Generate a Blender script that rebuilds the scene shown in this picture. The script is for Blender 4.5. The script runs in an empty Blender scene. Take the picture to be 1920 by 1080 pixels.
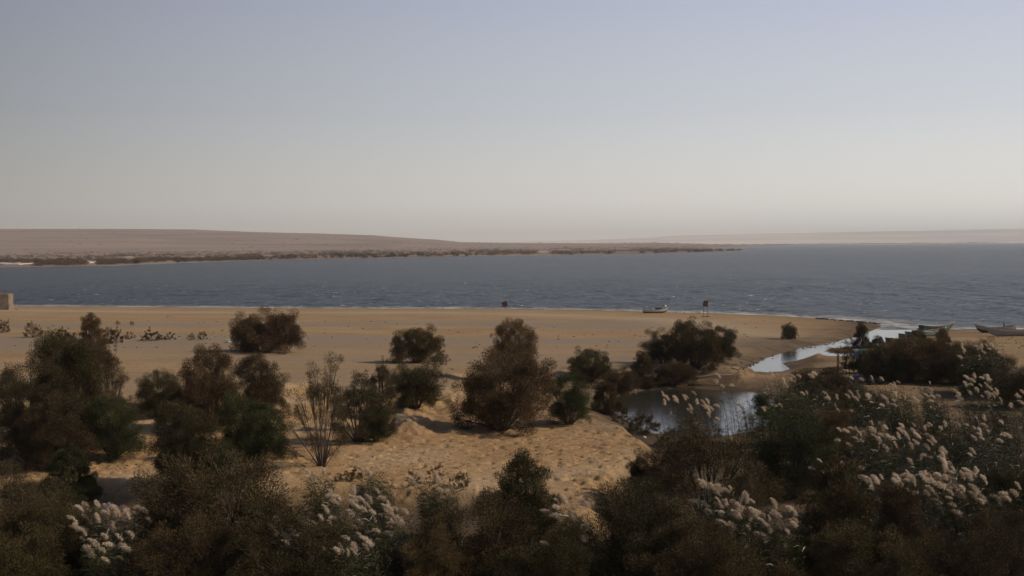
import bpy, math, random
import numpy as np
from mathutils import Matrix, Vector

# ------------------------------------------------------------------ camera
F = 2637.0; CH = 13.0
pitch = math.atan(79.5 / F); roll = math.radians(0.476)
fwd = Vector((0, math.cos(pitch), -math.sin(pitch)))
r0 = Vector((1, 0, 0)); u0 = r0.cross(fwd)
right = r0 * math.cos(roll) - u0 * math.sin(roll)
up = right.cross(fwd)
C = bpy.context.scene.collection
cam_d = bpy.data.cameras.new('camera'); cam = bpy.data.objects.new('camera', cam_d); C.objects.link(cam)
M = Matrix.Identity(4)
for i in range(3):
    M[i][0] = right[i]; M[i][1] = up[i]; M[i][2] = -fwd[i]
M[0][3], M[1][3], M[2][3] = 0, 0, CH
cam.matrix_world = M
cam_d.sensor_width = 36; cam_d.lens = 36 * F / 1920; cam_d.clip_start = 0.5; cam_d.clip_end = 60000
scene = bpy.context.scene; scene.camera = cam

# ------------------------------------------------------------------ light
SUN_EL, SUN_AZ = 36.0, 99.0       # azimuth clockwise from +Y (view direction)
w = bpy.data.worlds.new('World'); scene.world = w; w.use_nodes = True
nt = w.node_tree; nt.nodes.clear()
wo = nt.nodes.new('ShaderNodeOutputWorld'); bg = nt.nodes.new('ShaderNodeBackground')
sky = nt.nodes.new('ShaderNodeTexSky'); sky.sky_type = 'NISHITA'; sky.sun_disc = False
sky.sun_elevation = math.radians(SUN_EL); sky.sun_rotation = math.radians(SUN_AZ)
sky.air_density = 1.0; sky.dust_density = 2.0; sky.ozone_density = 1.5; sky.altitude = 0
sky.dust_density = 1.0
EXPO = -0.6
# dusty desert sky: the clear-sky model veiled by a thick layer of dust, paler low down and towards the sun
tcw = nt.nodes.new('ShaderNodeTexCoord'); sep = nt.nodes.new('ShaderNodeSeparateXYZ'); nt.links.new(tcw.outputs['Generated'], sep.inputs[0])
vr = nt.nodes.new('ShaderNodeValToRGB'); nt.links.new(sep.outputs['Z'], vr.inputs[0])
VE = 1.0
stops = [(0.0, (.735, .700, .640)), (0.028, (.700, .672, .622)), (0.093, (.515, .532, .560)), (0.169, (.412, .440, .540)), (0.40, (.17, .21, .31)), (1.0, (.055, .08, .15))]
el_ = vr.color_ramp.elements
while len(el_) < len(stops): el_.new(0.5)
for i, (p, c) in enumerate(stops): el_[i].position = p; el_[i].color = (*[v * VE for v in c], 1)
def wm(op, a, b):
    n = nt.nodes.new('ShaderNodeMath'); n.operation = op
    for i, v in enumerate((a, b)):
        if v is None: continue
        if hasattr(v, 'links'): nt.links.new(v, n.inputs[i])
        else: n.inputs[i].default_value = v
    return n.outputs[0]
xc = wm('MINIMUM', wm('MAXIMUM', sep.outputs['X'], -0.38), 0.42)
fx = wm('ADD', wm('MULTIPLY', xc, 0.92), wm('SUBTRACT', 1.0, wm('MULTIPLY', wm('MULTIPLY', xc, xc), 0.85)))
vm = nt.nodes.new('ShaderNodeMix'); vm.data_type = 'RGBA'; vm.blend_type = 'MULTIPLY'; vm.inputs[0].default_value = 1.0
nt.links.new(vr.outputs[0], vm.inputs[6]); nt.links.new(fx, vm.inputs[7])
bg.inputs['Strength'].default_value = 0.10
bg2 = nt.nodes.new('ShaderNodeBackground'); nt.links.new(vm.outputs[2], bg2.inputs[0]); bg2.inputs['Strength'].default_value = 2 ** -EXPO * 1.08
wx = nt.nodes.new('ShaderNodeMixShader'); wx.inputs[0].default_value = 0.92
nt.links.new(sky.outputs[0], bg.inputs[0]); nt.links.new(bg.outputs[0], wx.inputs[1]); nt.links.new(bg2.outputs[0], wx.inputs[2]); nt.links.new(wx.outputs[0], wo.inputs[0])
sd_ = bpy.data.lights.new('sun', 'SUN'); sd_.energy = 4.95; sd_.angle = math.radians(0.55); sd_.color = (1.0, 0.86, 0.67)
sun = bpy.data.objects.new('sun', sd_); C.objects.link(sun)
sv = Vector((math.sin(math.radians(SUN_AZ)) * math.cos(math.radians(SUN_EL)),
             math.cos(math.radians(SUN_AZ)) * math.cos(math.radians(SUN_EL)), math.sin(math.radians(SUN_EL))))
sun.rotation_euler = (-sv).to_track_quat('-Z', 'Y').to_euler()
scene.view_settings.view_transform = 'Standard'; scene.view_settings.look = 'None'
scene.view_settings.exposure = EXPO; scene.view_settings.gamma = 1.0
try:
    scene.cycles.volume_bounces = 1; scene.cycles.max_bounces = 8; scene.cycles.use_denoising = True
except Exception: pass

rng = np.random.default_rng(7)
random.seed(7)

# ------------------------------------------------------------------ noise helpers
def _h(ix, iy, s):
    n = (ix.astype(np.int64) * 374761393 + iy.astype(np.int64) * 668265263 + s * 974634777) & 0xffffffff
    n = ((n ^ (n >> 13)) * 1274126177) & 0xffffffff
    n = n ^ (n >> 16)
    return (n & 0xffff) / 65535.0
def vn(x, y, s=0):
    x = np.asarray(x, float); y = np.asarray(y, float)
    ix = np.floor(x); iy = np.floor(y); fx = x - ix; fy = y - iy
    fx = fx * fx * (3 - 2 * fx); fy = fy * fy * (3 - 2 * fy)
    a = _h(ix, iy, s); b = _h(ix + 1, iy, s); c = _h(ix, iy + 1, s); d = _h(ix + 1, iy + 1, s)
    return (a * (1 - fx) + b * fx) * (1 - fy) + (c * (1 - fx) + d * fx) * fy
def fbm(x, y, s=0, o=4):
    t = 0; a = 0.5; n = 0
    for k in range(o):
        t = t + a * vn(x * 2 ** k + 17.3 * k, y * 2 ** k - 9.1 * k, s + k); n += a; a *= 0.5
    return t / n * 2 - 1
def ss(a, b, x):
    t = np.clip((x - a) / (b - a), 0, 1); return t * t * (3 - 2 * t)
def sdist(px, py, poly):
    """signed distance to a closed polygon, positive inside"""
    P = np.asarray(poly, float); n = len(P)
    best = np.full(px.shape, 1e18); ins = np.zeros(px.shape, bool)
    for i in range(n):
        ax, ay = P[i]; bx, by = P[(i + 1) % n]
        ex, ey = bx - ax, by - ay; wx, wy = px - ax, py - ay
        t = np.clip((wx * ex + wy * ey) / max(ex * ex + ey * ey, 1e-9), 0, 1)
        best = np.minimum(best, (wx - t * ex) ** 2 + (wy - t * ey) ** 2)
        if ay != by:
            c = ((ay > py) != (by > py)) & (px < (bx - ax) * (py - ay) / (by - ay) + ax)
            ins ^= c
    d = np.sqrt(best); return np.where(ins, d, -d)

# ------------------------------------------------------------------ the lie of the land
def ray(x, y):
    return fwd * F + right * (x - 960) + up * (540 - y)
def flat_pt(x, y, z=0.0):
    d = ray(x, y); t = (CH - z) / -d.z
    return (d.x * t, d.y * t)
SH = [(-900, 566), (-300, 571), (0, 573.5), (300, 576), (600, 578), (900, 579), (1100, 581), (1230, 584.5), (1440, 591), (1560, 598), (1620, 603), (1655, 609)]
CHL = [(1652, 613), (1610, 630), (1560, 642), (1500, 652), (1440, 670), (1395, 692), (1390, 703)]
CHR = [(1440, 704), (1482, 692), (1468, 681), (1500, 676), (1570, 678), (1612, 668), (1648, 655), (1690, 640), (1730, 630), (1775, 618)]
SHR = [(1800, 618), (1850, 617), (1925, 617), (2300, 617), (3200, 619)]
near = [flat_pt(*p) for p in SH]; chl = [flat_pt(*p) for p in CHL]; chr_ = [flat_pt(*p) for p in CHR]; shr = [flat_pt(*p) for p in SHR]
FAR = [(-900, 509), (0, 501), (100, 500), (200, 498.5), (240, 496.5), (350, 492.5), (480, 488), (620, 485.5), (800, 482), (960, 479.5), (1100, 477.5), (1250, 474.5), (1340, 472.5), (1400, 470.3)]
far = [flat_pt(*p) for p in FAR]
far2 = [flat_pt(1400, 469.6), flat_pt(1330, 469), flat_pt(1290, 466.8), flat_pt(1350, 464.2), flat_pt(1430, 461), flat_pt(1500, 459.6), flat_pt(1920, 455.7), flat_pt(2600, 450)]
LAKE = near + chl + chr_ + shr + list(reversed(far2)) + list(reversed(far))
MAIN = near + [(shr[0][0] - 6, shr[0][1] + 1)] + shr + list(reversed(far2)) + list(reversed(far))
POND = [flat_pt(*p) for p in [(1143, 762), (1150, 748), (1168, 739), (1215, 731), (1290, 727), (1400, 732), (1440, 742), (1470, 765), (1440, 802), (1340, 822), (1240, 818), (1180, 795)]]
CHAN = [(near[-1][0], near[-1][1] + 3)] + chl + chr_ + [(shr[0][0], shr[0][1] + 3)]
HIGH = [flat_pt(x, y, 2.7) for x, y in [(-700, 800), (60, 790), (215, 752), (270, 748), (400, 735), (520, 712), (575, 705), (620, 722), (700, 750), (735, 735), (725, 772), (765, 778), (800, 742), (842, 720), (856, 700), (862, 682), (900, 676), (955, 680), (1030, 672), (1085, 668), (1130, 680), (1180, 687), (1200, 670), (1250, 662), (1310, 672), (1370, 668), (1400, 655), (1450, 645), (1500, 632), (1560, 628), (1600, 618), (1620, 606)]]
HIGH += [(near[-1][0] - 2, near[-1][1] - 4), (near[-1][0] + 6, near[-1][1] + 2), (120, 300), (120, 900), (-500, 900)]
MID = [flat_pt(x, y, 1.3) for x, y in [(-700, 905), (150, 905), (300, 912), (590, 922), (660, 912), (760, 925), (870, 928), (1000, 945), (1085, 985), (1125, 975), (1150, 900), (1225, 850), (1220, 828), (1140, 790), (1108, 760), (1120, 735), (1150, 720), (1190, 700)]]
MID += [(40, 160), (-500, 200)]
HT = [(-900, 434), (0, 432), (220, 431), (360, 431.5), (480, 436), (600, 438.5), (700, 441.5), (760, 446), (820, 449.5), (865, 454), (960, 455.5), (1150, 456.5), (1230, 455), (1300, 457), (1420, 459.8), (3000, 460)]
HT2 = [(-900, 470), (850, 458), (1000, 452.5), (1080, 450.8), (1130, 449), (1190, 446.5), (1230, 445.6), (1250, 442.6), (1440, 438.2), (1700, 434), (1920, 430), (3000, 420)]
def horizon(px): return 460.5 - 0.00831 * (px - 960)
def height(x, y, masks=False):
    x = np.asarray(x, float); y = np.asarray(y, float)
    r = np.hypot(x, y)
    dw = -sdist(x, y, LAKE); dmain = -sdist(x, y, MAIN)
    dch = np.minimum(-sdist(x, y, CHAN), -sdist(x, y, POND))
    n1 = fbm(x / 3.2, y / 3.2, 3, 4); n2 = fbm(x / 14, y / 14, 11, 3); n3 = fbm(x / 0.55, y / 0.55, 21, 2)
    dp = np.maximum(dmain, 0)
    zp = 0.42 * (1 - np.exp(-dp / 7)) + 2.35 * ss(0, 190, dp) + 0.10 * n2 * ss(5, 60, dp)
    sdh = sdist(x, y, HIGH) + 1.6 * n1 + 0.5 * n3
    hm = ss(-1.5, 1.1, sdh)
    sdm = sdist(x, y, MID) + 1.1 * n1
    mm = ss(-1.1, 0.9, sdm)
    low = 0.35 + 0.55 * ss(18, 34, x) * ss(95, 120, y) + 0.12 * n2
    low = np.where((dmain < 30) & (x > 20), np.minimum(low, 0.03 + np.maximum(dmain, 0) * 0.05), low)
    mid = 1.35 + 0.16 * n2 + 0.05 * n3 + 0.10 * fbm(x / 5, y / 5, 5, 2)
    mid = mid + 0.5 * np.exp(-np.maximum(-sdh, 0) / 3.5) * (0.6 + 0.8 * n1)      # slumped foot of the scarp
    mid = np.maximum(mid, 0.8)
    z = low + (mid - low) * mm
    z = z + (np.maximum(zp, 0.0) - z) * hm
    edge = np.exp(-(sdh / 2.2) ** 2)
    z = z + edge * ss(8, 25, dp) * (0.35 * n1 + 0.16 * fbm(x / 0.9, y / 0.9, 31, 3))
    # channel and pond banks
    bank = np.maximum(dch, 0) * (0.22 + 0.06 * n1) + 0.02
    z = np.where(r < 400, np.minimum(z, np.where(dch > 0, bank + 0.25 * ss(1, 5, dch) * (0.6 + n1), np.maximum(dch * 0.25, -0.8))), z)
    # lake side
    z = np.where(dmain < 0.3, np.maximum(-3.0, dmain * 0.07 - 0.01), z)
    # near hill the photograph was taken from
    z = z + np.maximum(0, 40 - r) * 0.27
    # land across the lake
    px = 960 + F * x / np.maximum(y, 1.0)
    isfar = (r > 700) & (dmain > 0)
    fl = 1.2 * (1 - np.exp(-dp / 60)) + 1.4 * ss(100, 4000, dp) + 0.6 * fbm(x / 90, y / 90, 41, 3) * ss(20, 120, dp)
    hx = np.interp(px, [p[0] for p in HT], [p[1] for p in HT])
    top = CH + (horizon(px) - hx) / F * 7600
    f1 = ss(4700, 7600, r) ** 0.85
    rid = fbm(px / 120, r / 350, 51, 4)
    fz = fl + np.maximum(top - fl, 0) * f1 + rid * 5.5 * f1 * (1 - f1) * 4 * ss(4, 40, top)
    hx2 = np.interp(px, [p[0] for p in HT2], [p[1] for p in HT2])
    top2 = CH + (horizon(px) - hx2) / F * 16000
    f2 = 0.62 * ss(11800, 15000, r) + 0.38 * ss(15300, 15700, r)
    fz = np.where(r > 9000, np.maximum(np.minimum(fl, 3) + np.maximum(top2 - 3, 0) * (f2 + 0.10 * fbm(px / 90, r / 500, 61, 4) * f2 * (1.02 - f2) * 4), np.where(px < 900, fl + np.maximum(top - fl, 0), 0)), fz)
    z = np.where(isfar, fz, z)
    if masks:
        return z, dw, dmain, dch, sdh, mm, hm, r, px
    return z
def hit(px, py):
    """where the line of sight through a photo pixel meets the ground"""
    d = ray(px, py).normalized(); t = np.concatenate([np.arange(42, 380, 0.25), np.arange(380, 4000, 4)])
    X = d.x * t; Y = d.y * t; Z = CH + d.z * t
    g = height(X, Y) - Z; k = np.argmax(g > 0)
    return Vector((X[k], Y[k], float(height(X[k:k + 1], Y[k:k + 1])[0])))
def gz(x, y): return float(height(np.array([x]), np.array([y]))[0])

# ------------------------------------------------------------------ materials
def new_mat(name):
    m = bpy.data.materials.new(name); m.use_nodes = True
    return m, m.node_tree, m.node_tree.nodes['Principled BSDF']
def mix(nt, a, b, fac, mode='MIX'):
    n = nt.nodes.new('ShaderNodeMix'); n.data_type = 'RGBA'; n.blend_type = mode
    for sock, v in ((n.inputs[0], fac), (n.inputs[6], a), (n.inputs[7], b)):
        if hasattr(v, 'links'): nt.links.new(v, sock)
        elif isinstance(v, (int, float)): sock.default_value = v
        else: sock.default_value = (*v, 1)
    return n.outputs[2]
def noise(nt, scale, detail=4, vec=None, rough=0.55, stretch=None, obj=False):
    n = nt.nodes.new('ShaderNodeTexNoise'); n.inputs['Scale'].default_value = scale; n.inputs['Detail'].default_value = detail; n.inputs['Roughness'].default_value = rough
    tc = nt.nodes.new('ShaderNodeNewGeometry') if not obj else nt.nodes.new('ShaderNodeTexCoord')
    src = tc.outputs['Position'] if not obj else tc.outputs['Object']
    if stretch:
        mp = nt.nodes.new('ShaderNodeMapping'); mp.inputs['Scale'].default_value = stretch; nt.links.new(src, mp.inputs[0]); src = mp.outputs[0]
    nt.links.new(src, n.inputs['Vector'])
    return n.outputs[0]
def ramp(nt, src, stops):
    n = nt.nodes.new('ShaderNodeValToRGB'); nt.links.new(src, n.inputs[0])
    e = n.color_ramp.elements
    while len(e) < len(stops): e.new(0.5)
    for i, (p, c) in enumerate(stops):
        e[i].position = p; e[i].color = (*c, 1) if not isinstance(c, (int, float)) else (c, c, c, 1)
    return n.outputs[0]
def attr(nt, name):
    n = nt.nodes.new('ShaderNodeAttribute'); n.attribute_name = name; return n.outputs['Fac']
def math_(nt, op, a, b=None, clamp=False):
    n = nt.nodes.new('ShaderNodeMath'); n.operation = op; n.use_clamp = clamp
    for i, v in enumerate((a, b)):
        if v is None: continue
        if hasattr(v, 'links'): nt.links.new(v, n.inputs[i])
        else: n.inputs[i].default_value = v
    return n.outputs[0]
def bump(nt, bs, h, strength, dist):
    n = nt.nodes.new('ShaderNodeBump'); n.inputs['Strength'].default_value = strength; n.inputs['Distance'].default_value = dist
    nt.links.new(h, n.inputs['Height']); nt.links.new(n.outputs[0], bs.inputs['Normal']); return n

def sand_material():
    m, nt, bs = new_mat('desert_sand')
    n1 = noise(nt, 0.09, 5); n2 = noise(nt, 2.2, 5); n3 = noise(nt, 0.35, 4)
    col = mix(nt, (0.325, 0.208, 0.105), (0.395, 0.268, 0.145), ramp(nt, n1, [(0.35, 0.0), (0.65, 1.0)]))
    col = mix(nt, col, (0.235, 0.155, 0.090), math_(nt, 'MULTIPLY', ramp(nt, n2, [(0.48, 0.0), (0.68, 1.0)]), 0.55))
    col = mix(nt, col, (0.120, 0.075, 0.040), math_(nt, 'MULTIPLY', ramp(nt, noise(nt, 3.2, 6, rough=0.72, stretch=(1.0, 0.55, 1)), [(0.56, 0.0), (0.66, 1.0)]), 0.75))
    col = mix(nt, col, (0.19, 0.14, 0.095), math_(nt, 'MULTIPLY', ramp(nt, noise(nt, 1.0, 5, stretch=(0.03, 0.9, 0.3)), [(0.52, 0.0), (0.62, 1.0)]), math_(nt, 'MULTIPLY', attr(nt, 'plain'), 0.35)))
    # grey silt bands and pale crust bands on the plain
    band = noise(nt, 1.0, 4, stretch=(0.004, 0.022, 0.02))
    pl = attr(nt, 'plain')
    col = mix(nt, col, (0.265, 0.205, 0.148), math_(nt, 'MULTIPLY', ramp(nt, band, [(0.46, 0.0), (0.56, 0.9)]), pl))
    col = mix(nt, col, (0.400, 0.300, 0.195), math_(nt, 'MULTIPLY', attr(nt, 'crust'), ramp(nt, noise(nt, 1.0, 4, stretch=(0.02, 0.3, 0.3)), [(0.3, 0.5), (0.6, 1.0)])))
    col = mix(nt, col, (1.10, 1.045, 0.97), attr(nt, 'warm'), 'MULTIPLY')
    col = mix(nt, col, (0.082, 0.054, 0.032), math_(nt, 'MULTIPLY', attr(nt, 'wet'), ramp(nt, n3, [(0.3, 0.62), (0.6, 1.0)])))
    litter = ramp(nt, noise(nt, 5.0, 6, rough=0.7), [(0.35, 0.6), (0.58, 1.0)])
    col = mix(nt, col, (0.070, 0.050, 0.032), math_(nt, 'MULTIPLY', attr(nt, 'soil'), litter))
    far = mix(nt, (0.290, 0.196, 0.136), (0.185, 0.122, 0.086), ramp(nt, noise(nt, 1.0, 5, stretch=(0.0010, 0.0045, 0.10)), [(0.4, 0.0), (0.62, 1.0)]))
    farpale = mix(nt, (0.86, 0.74, 0.64), (0.62, 0.55, 0.50), ramp(nt, noise(nt, 1.0, 5, stretch=(0.0004, 0.0012, 0.03)), [(0.45, 0.0), (0.60, 1.0)]))  # pale plateau rock, lightened further in place of thicker haze
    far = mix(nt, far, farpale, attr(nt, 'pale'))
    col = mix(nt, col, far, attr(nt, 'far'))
    nt.links.new(col, bs.inputs['Base Color']); bs.inputs['Roughness'].default_value = 0.95; bs.inputs['Specular IOR Level'].default_value = 0.15
    hsum = math_(nt, 'ADD', math_(nt, 'MULTIPLY', noise(nt, 2.6, 3), 0.35), math_(nt, 'MULTIPLY', noise(nt, 7, 6, rough=0.7), 0.75))
    b = bump(nt, bs, hsum, 0.8, 0.16)
    nt.links.new(math_(nt, 'SUBTRACT', 1.0, attr(nt, 'far'), True), b.inputs['Strength'])
    return m
MSAND = sand_material()

def foliage_material(name, trans=0.12, var=(0.45, 1.6), scale=0.9):
    m, nt, bs = new_mat(name)
    oi = nt.nodes.new('ShaderNodeObjectInfo')
    n = noise(nt, scale, 4); v = ramp(nt, n, [(0.3, var[0]), (0.7, min(var[1], 1.0))])
    c1 = mix(nt, oi.outputs['Color'], v, 1.0, 'MULTIPLY')
    fine = ramp(nt, noise(nt, 7.0, 2), [(0.35, 0.0), (0.65, 1.0)])
    warm = mix(nt, c1, (1.55, 1.30, 0.85), 1.0, 'MULTIPLY')
    col = mix(nt, c1, warm, fine)
    nt.links.new(col, bs.inputs['Base Color']); bs.inputs['Roughness'].default_value = 0.75; bs.inputs['Specular IOR Level'].default_value = 0.2
    tr = nt.nodes.new('ShaderNodeBsdfTranslucent'); nt.links.new(col, tr.inputs[0])
    ms = nt.nodes.new('ShaderNodeMixShader'); ms.inputs[0].default_value = trans
    out = nt.nodes['Material Output']
    nt.links.new(bs.outputs[0], ms.inputs[1]); nt.links.new(tr.outputs[0], ms.inputs[2]); nt.links.new(ms.outputs[0], out.inputs[0])
    return m
MFOL = foliage_material('tamarisk_foliage')
MSTEM, _nt, _b = new_mat('bark'); _c = mix(_nt, (0.045, 0.032, 0.022), (0.10, 0.075, 0.052), noise(_nt, 6, 3)); _nt.links.new(_c, _b.inputs['Base Color']); _b.inputs['Roughness'].default_value = 0.9
MREED = foliage_material('reed_leaf', 0.3, (0.5, 1.0), 1.6); MREED.node_tree.nodes['Principled BSDF'].inputs['Roughness'].default_value = 0.38; MREED.node_tree.nodes['Principled BSDF'].inputs['Specular IOR Level'].default_value = 0.5
MPLUME, _nt, _b = new_mat('reed_plume')
_oi = _nt.nodes.new('ShaderNodeObjectInfo')
_c = mix(_nt, (0.54, 0.42, 0.31), (0.78, 0.65, 0.50), _oi.outputs['Random']); _nt.links.new(_c, _b.inputs['Base Color']); _b.inputs['Roughness'].default_value = 0.8
_t = _nt.nodes.new('ShaderNodeBsdfTranslucent'); _nt.links.new(_c, _t.inputs[0]); _ms = _nt.nodes.new('ShaderNodeMixShader'); _ms.inputs[0].default_value = 0.4
_nt.links.new(_b.outputs[0], _ms.inputs[1]); _nt.links.new(_t.outputs[0], _ms.inputs[2]); _nt.links.new(_ms.outputs[0], _nt.nodes['Material Output'].inputs[0])
def paint(name, c, rough=0.6, wear=0.35, c2=None, scale=6.0, metal=0.0):
    m, nt, bs = new_mat(name)
    c2 = c2 or tuple(v * 0.55 for v in c)
    col = mix(nt, c, c2, math_(nt, 'MULTIPLY', ramp(nt, noise(nt, scale, 5, obj=True), [(0.42, 0.0), (0.66, 1.0)]), wear * 2, True))
    nt.links.new(col, bs.inputs['Base Color']); bs.inputs['Roughness'].default_value = rough; bs.inputs['Metallic'].default_value = metal
    return m

def water_material(name, deep, shallow, rough, waves, spec_ior=1.33):
    m, nt, bs = new_mat(name)
    dep = attr(nt, 'depth')
    col = mix(nt, shallow, deep, ramp(nt, dep, [(0.0, 0.0), (0.35, 0.75), (1.0, 1.0)]))
    patch = noise(nt, 1.0, 4, stretch=(0.004, 0.016, 1))
    col = mix(nt, col, tuple(v * 0.55 for v in deep), math_(nt, 'MULTIPLY', ramp(nt, patch, [(0.42, 0.0), (0.62, 1.0)]), 0.6))
    bs.inputs['Specular IOR Level'].default_value = 0.085 if waves else 0.5
    bs.inputs['IOR'].default_value = spec_ior; bs.inputs['Roughness'].default_value = rough
    if waves:
        foam_n = noise(nt, 1.0, 5, stretch=(0.10, 0.7, 1), rough=0.7)
        edge = ramp(nt, dep, [(0.0, 1.0), (0.30, 0.6), (0.8, 0.0)])
        f = math_(nt, 'MULTIPLY', edge, ramp(nt, foam_n, [(0.44, 0.0), (0.56, 1.0)]))
        cap = ramp(nt, noise(nt, 1.0, 4, stretch=(0.33, 0.60, 1), rough=0.6), [(0.685, 0.0), (0.70, 1.0)])
        f = math_(nt, 'MAXIMUM', f, cap)
        col = mix(nt, col, (0.62, 0.60, 0.57), f)
        nt.links.new(math_(nt, 'ADD', math_(nt, 'MULTIPLY', f, 0.6), rough), bs.inputs['Roughness'])
    nt.links.new(col, bs.inputs['Base Color'])
    if waves:
        h = math_(nt, 'ADD', noise(nt, 1.0, 5, stretch=(0.20, 0.42, 1), rough=0.62), math_(nt, 'MULTIPLY', noise(nt, 1.0, 3, stretch=(1.1, 1.9, 1), rough=0.6), 0.3))
        h = math_(nt, 'ADD', h, math_(nt, 'MULTIPLY', noise(nt, 1.0, 4, stretch=(0.22, 0.035, 1), rough=0.6), 1.6))
        h = math_(nt, 'ADD', h, math_(nt, 'MULTIPLY', noise(nt, 1.0, 4, stretch=(0.05, 0.010, 1), rough=0.6), 4.0))
        bp = bump(nt, bs, h, 1.0, 1.0 * waves)
        # wave faces turned towards the viewer mirror little sky: part of the surface shows the water body
        df = nt.nodes.new('ShaderNodeBsdfDiffuse'); nt.links.new(col, df.inputs[0]); nt.links.new(bp.outputs[0], df.inputs['Normal'])
        ms = nt.nodes.new('ShaderNodeMixShader'); ms.inputs[0].default_value = 0.25
        nt.links.new(bs.outputs[0], ms.inputs[1]); nt.links.new(df.outputs[0], ms.inputs[2]); nt.links.new(ms.outputs[0], nt.nodes['Material Output'].inputs[0])
    else:
        h = noise(nt, 1.0, 3, stretch=(1.4, 3.2, 1)); bump(nt, bs, h, 0.5, 0.012)
    return m
MLAKE = water_material('lake_water', (0.011, 0.024, 0.039), (0.17, 0.155, 0.125), 0.20, 1.0)
MCALM = water_material('calm_water', (0.030, 0.030, 0.022), (0.075, 0.060, 0.036), 0.12, 0)

# ------------------------------------------------------------------ mesh helpers
def mesh_np(name, V, faces, mat, attrs=None, smooth=False):
    """faces: (n,k) array"""
    V = np.asarray(V, np.float32); faces = np.asarray(faces, np.int32)
    me = bpy.data.meshes.new(name); n, k = faces.shape
    me.vertices.add(len(V)); me.vertices.foreach_set('co', V.ravel())
    me.loops.add(n * k); me.loops.foreach_set('vertex_index', faces.ravel())
    me.polygons.add(n); me.polygons.foreach_set('loop_start', np.arange(0, n * k, k, dtype=np.int32))
    if smooth: me.polygons.foreach_set('use_smooth', np.ones(n, bool))
    for a, v in (attrs or {}).items():
        at = me.attributes.new(a, 'FLOAT', 'POINT'); at.data.foreach_set('value', np.asarray(v, np.float32).ravel())
    me.update(calc_edges=True); me.validate()
    if mat: me.materials.append(mat)
    return me
def link(name, me, parent=None, loc=None):
    o = bpy.data.objects.new(name, me); C.objects.link(o)
    if parent is not None: o.parent = parent
    if loc is not None: o.location = loc
    return o
def tag(o, label, cat, group=None, kind=None):
    if label: o['label'] = label
    if cat: o['category'] = cat
    if group: o['group'] = group
    if kind: o['kind'] = kind
    return o
def thing(name, label, cat, loc=(0, 0, 0), rz=0, group=None):
    o = bpy.data.objects.new(name, None); C.objects.link(o); o.location = loc; o.rotation_euler = (0, 0, rz)
    return tag(o, label, cat, group)
def grid_faces(nr, nc):
    i = np.arange(nr - 1)[:, None] * nc + np.arange(nc - 1)[None, :]
    return np.stack([i, i + 1, i + nc + 1, i + nc], -1).reshape(-1, 4)
class MB:
    def __init__(s): s.v = []; s.f = []
    def add(s, V, Fs):
        b = len(s.v); s.v += [tuple(p) for p in V]; s.f += [tuple(b + i for i in f) for f in Fs]
    def box(s, c, d, rot=None, taper=1.0):
        x, y, z = [k / 2 for k in d]; P = []
        for sz in (-1, 1):
            t = taper if sz > 0 else 1
            for sx, sy in ((-1, -1), (1, -1), (1, 1), (-1, 1)):
                v = Vector((sx * x * t, sy * y * t, sz * z))
                if rot is not None: v = rot @ v
                P.append(v + Vector(c))
        s.add(P, [(3, 2, 1, 0), (4, 5, 6, 7), (0, 1, 5, 4), (1, 2, 6, 5), (2, 3, 7, 6), (3, 0, 4, 7)])
    def tube(s, pts, rad, n=6):
        pts = [Vector(p) for p in pts]; R = rad if hasattr(rad, '__len__') else [rad] * len(pts); P = []
        for i, p in enumerate(pts):
            d = (pts[min(i + 1, len(pts) - 1)] - pts[max(i - 1, 0)]).normalized()
            a = d.orthogonal().normalized() if abs(d.z) > .9 else d.cross(Vector((0, 0, 1))).normalized(); b = d.cross(a)
            for k in range(n):
                t = 2 * math.pi * k / n; P.append(p + (a * math.cos(t) + b * math.sin(t)) * R[i])
        Fs = []
        for i in range(len(pts) - 1):
            for k in range(n):
                k2 = (k + 1) % n; Fs.append((i * n + k, i * n + k2, (i + 1) * n + k2, (i + 1) * n + k))
        Fs.append(tuple(range(n - 1, -1, -1))); Fs.append(tuple((len(pts) - 1) * n + k for k in range(n)))
        s.add(P, Fs)
    def blob(s, c, r, seed=0, rough=0.15, nu=12, nv=8):
        P = []; rr = random.Random(seed)
        for j in range(nv + 1):
            th = math.pi * j / nv
            for i in range(nu):
                ph = 2 * math.pi * i / nu; k = 1 + rough * (rr.random() - .5) * 2
                P.append((c[0] + r[0] * k * math.sin(th) * math.cos(ph), c[1] + r[1] * k * math.sin(th) * math.sin(ph), c[2] + r[2] * (k if 0 < j < nv else 1) * math.cos(th)))
        Fs = [(j * nu + i, (j + 1) * nu + i, (j + 1) * nu + (i + 1) % nu, j * nu + (i + 1) % nu) for j in range(nv) for i in range(nu)]
        s.add(P, Fs)
    def mesh(s, name, mat, smooth=False):
        me = bpy.data.meshes.new(name); me.from_pydata(s.v, [], s.f); me.validate(); me.materials.append(mat)
        if smooth:
            for p in me.polygons: p.use_smooth = True
        return me
    def build(s, name, mat, parent=None, smooth=False, loc=None): return link(name, s.mesh(name, mat, smooth), parent, loc)

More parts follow.
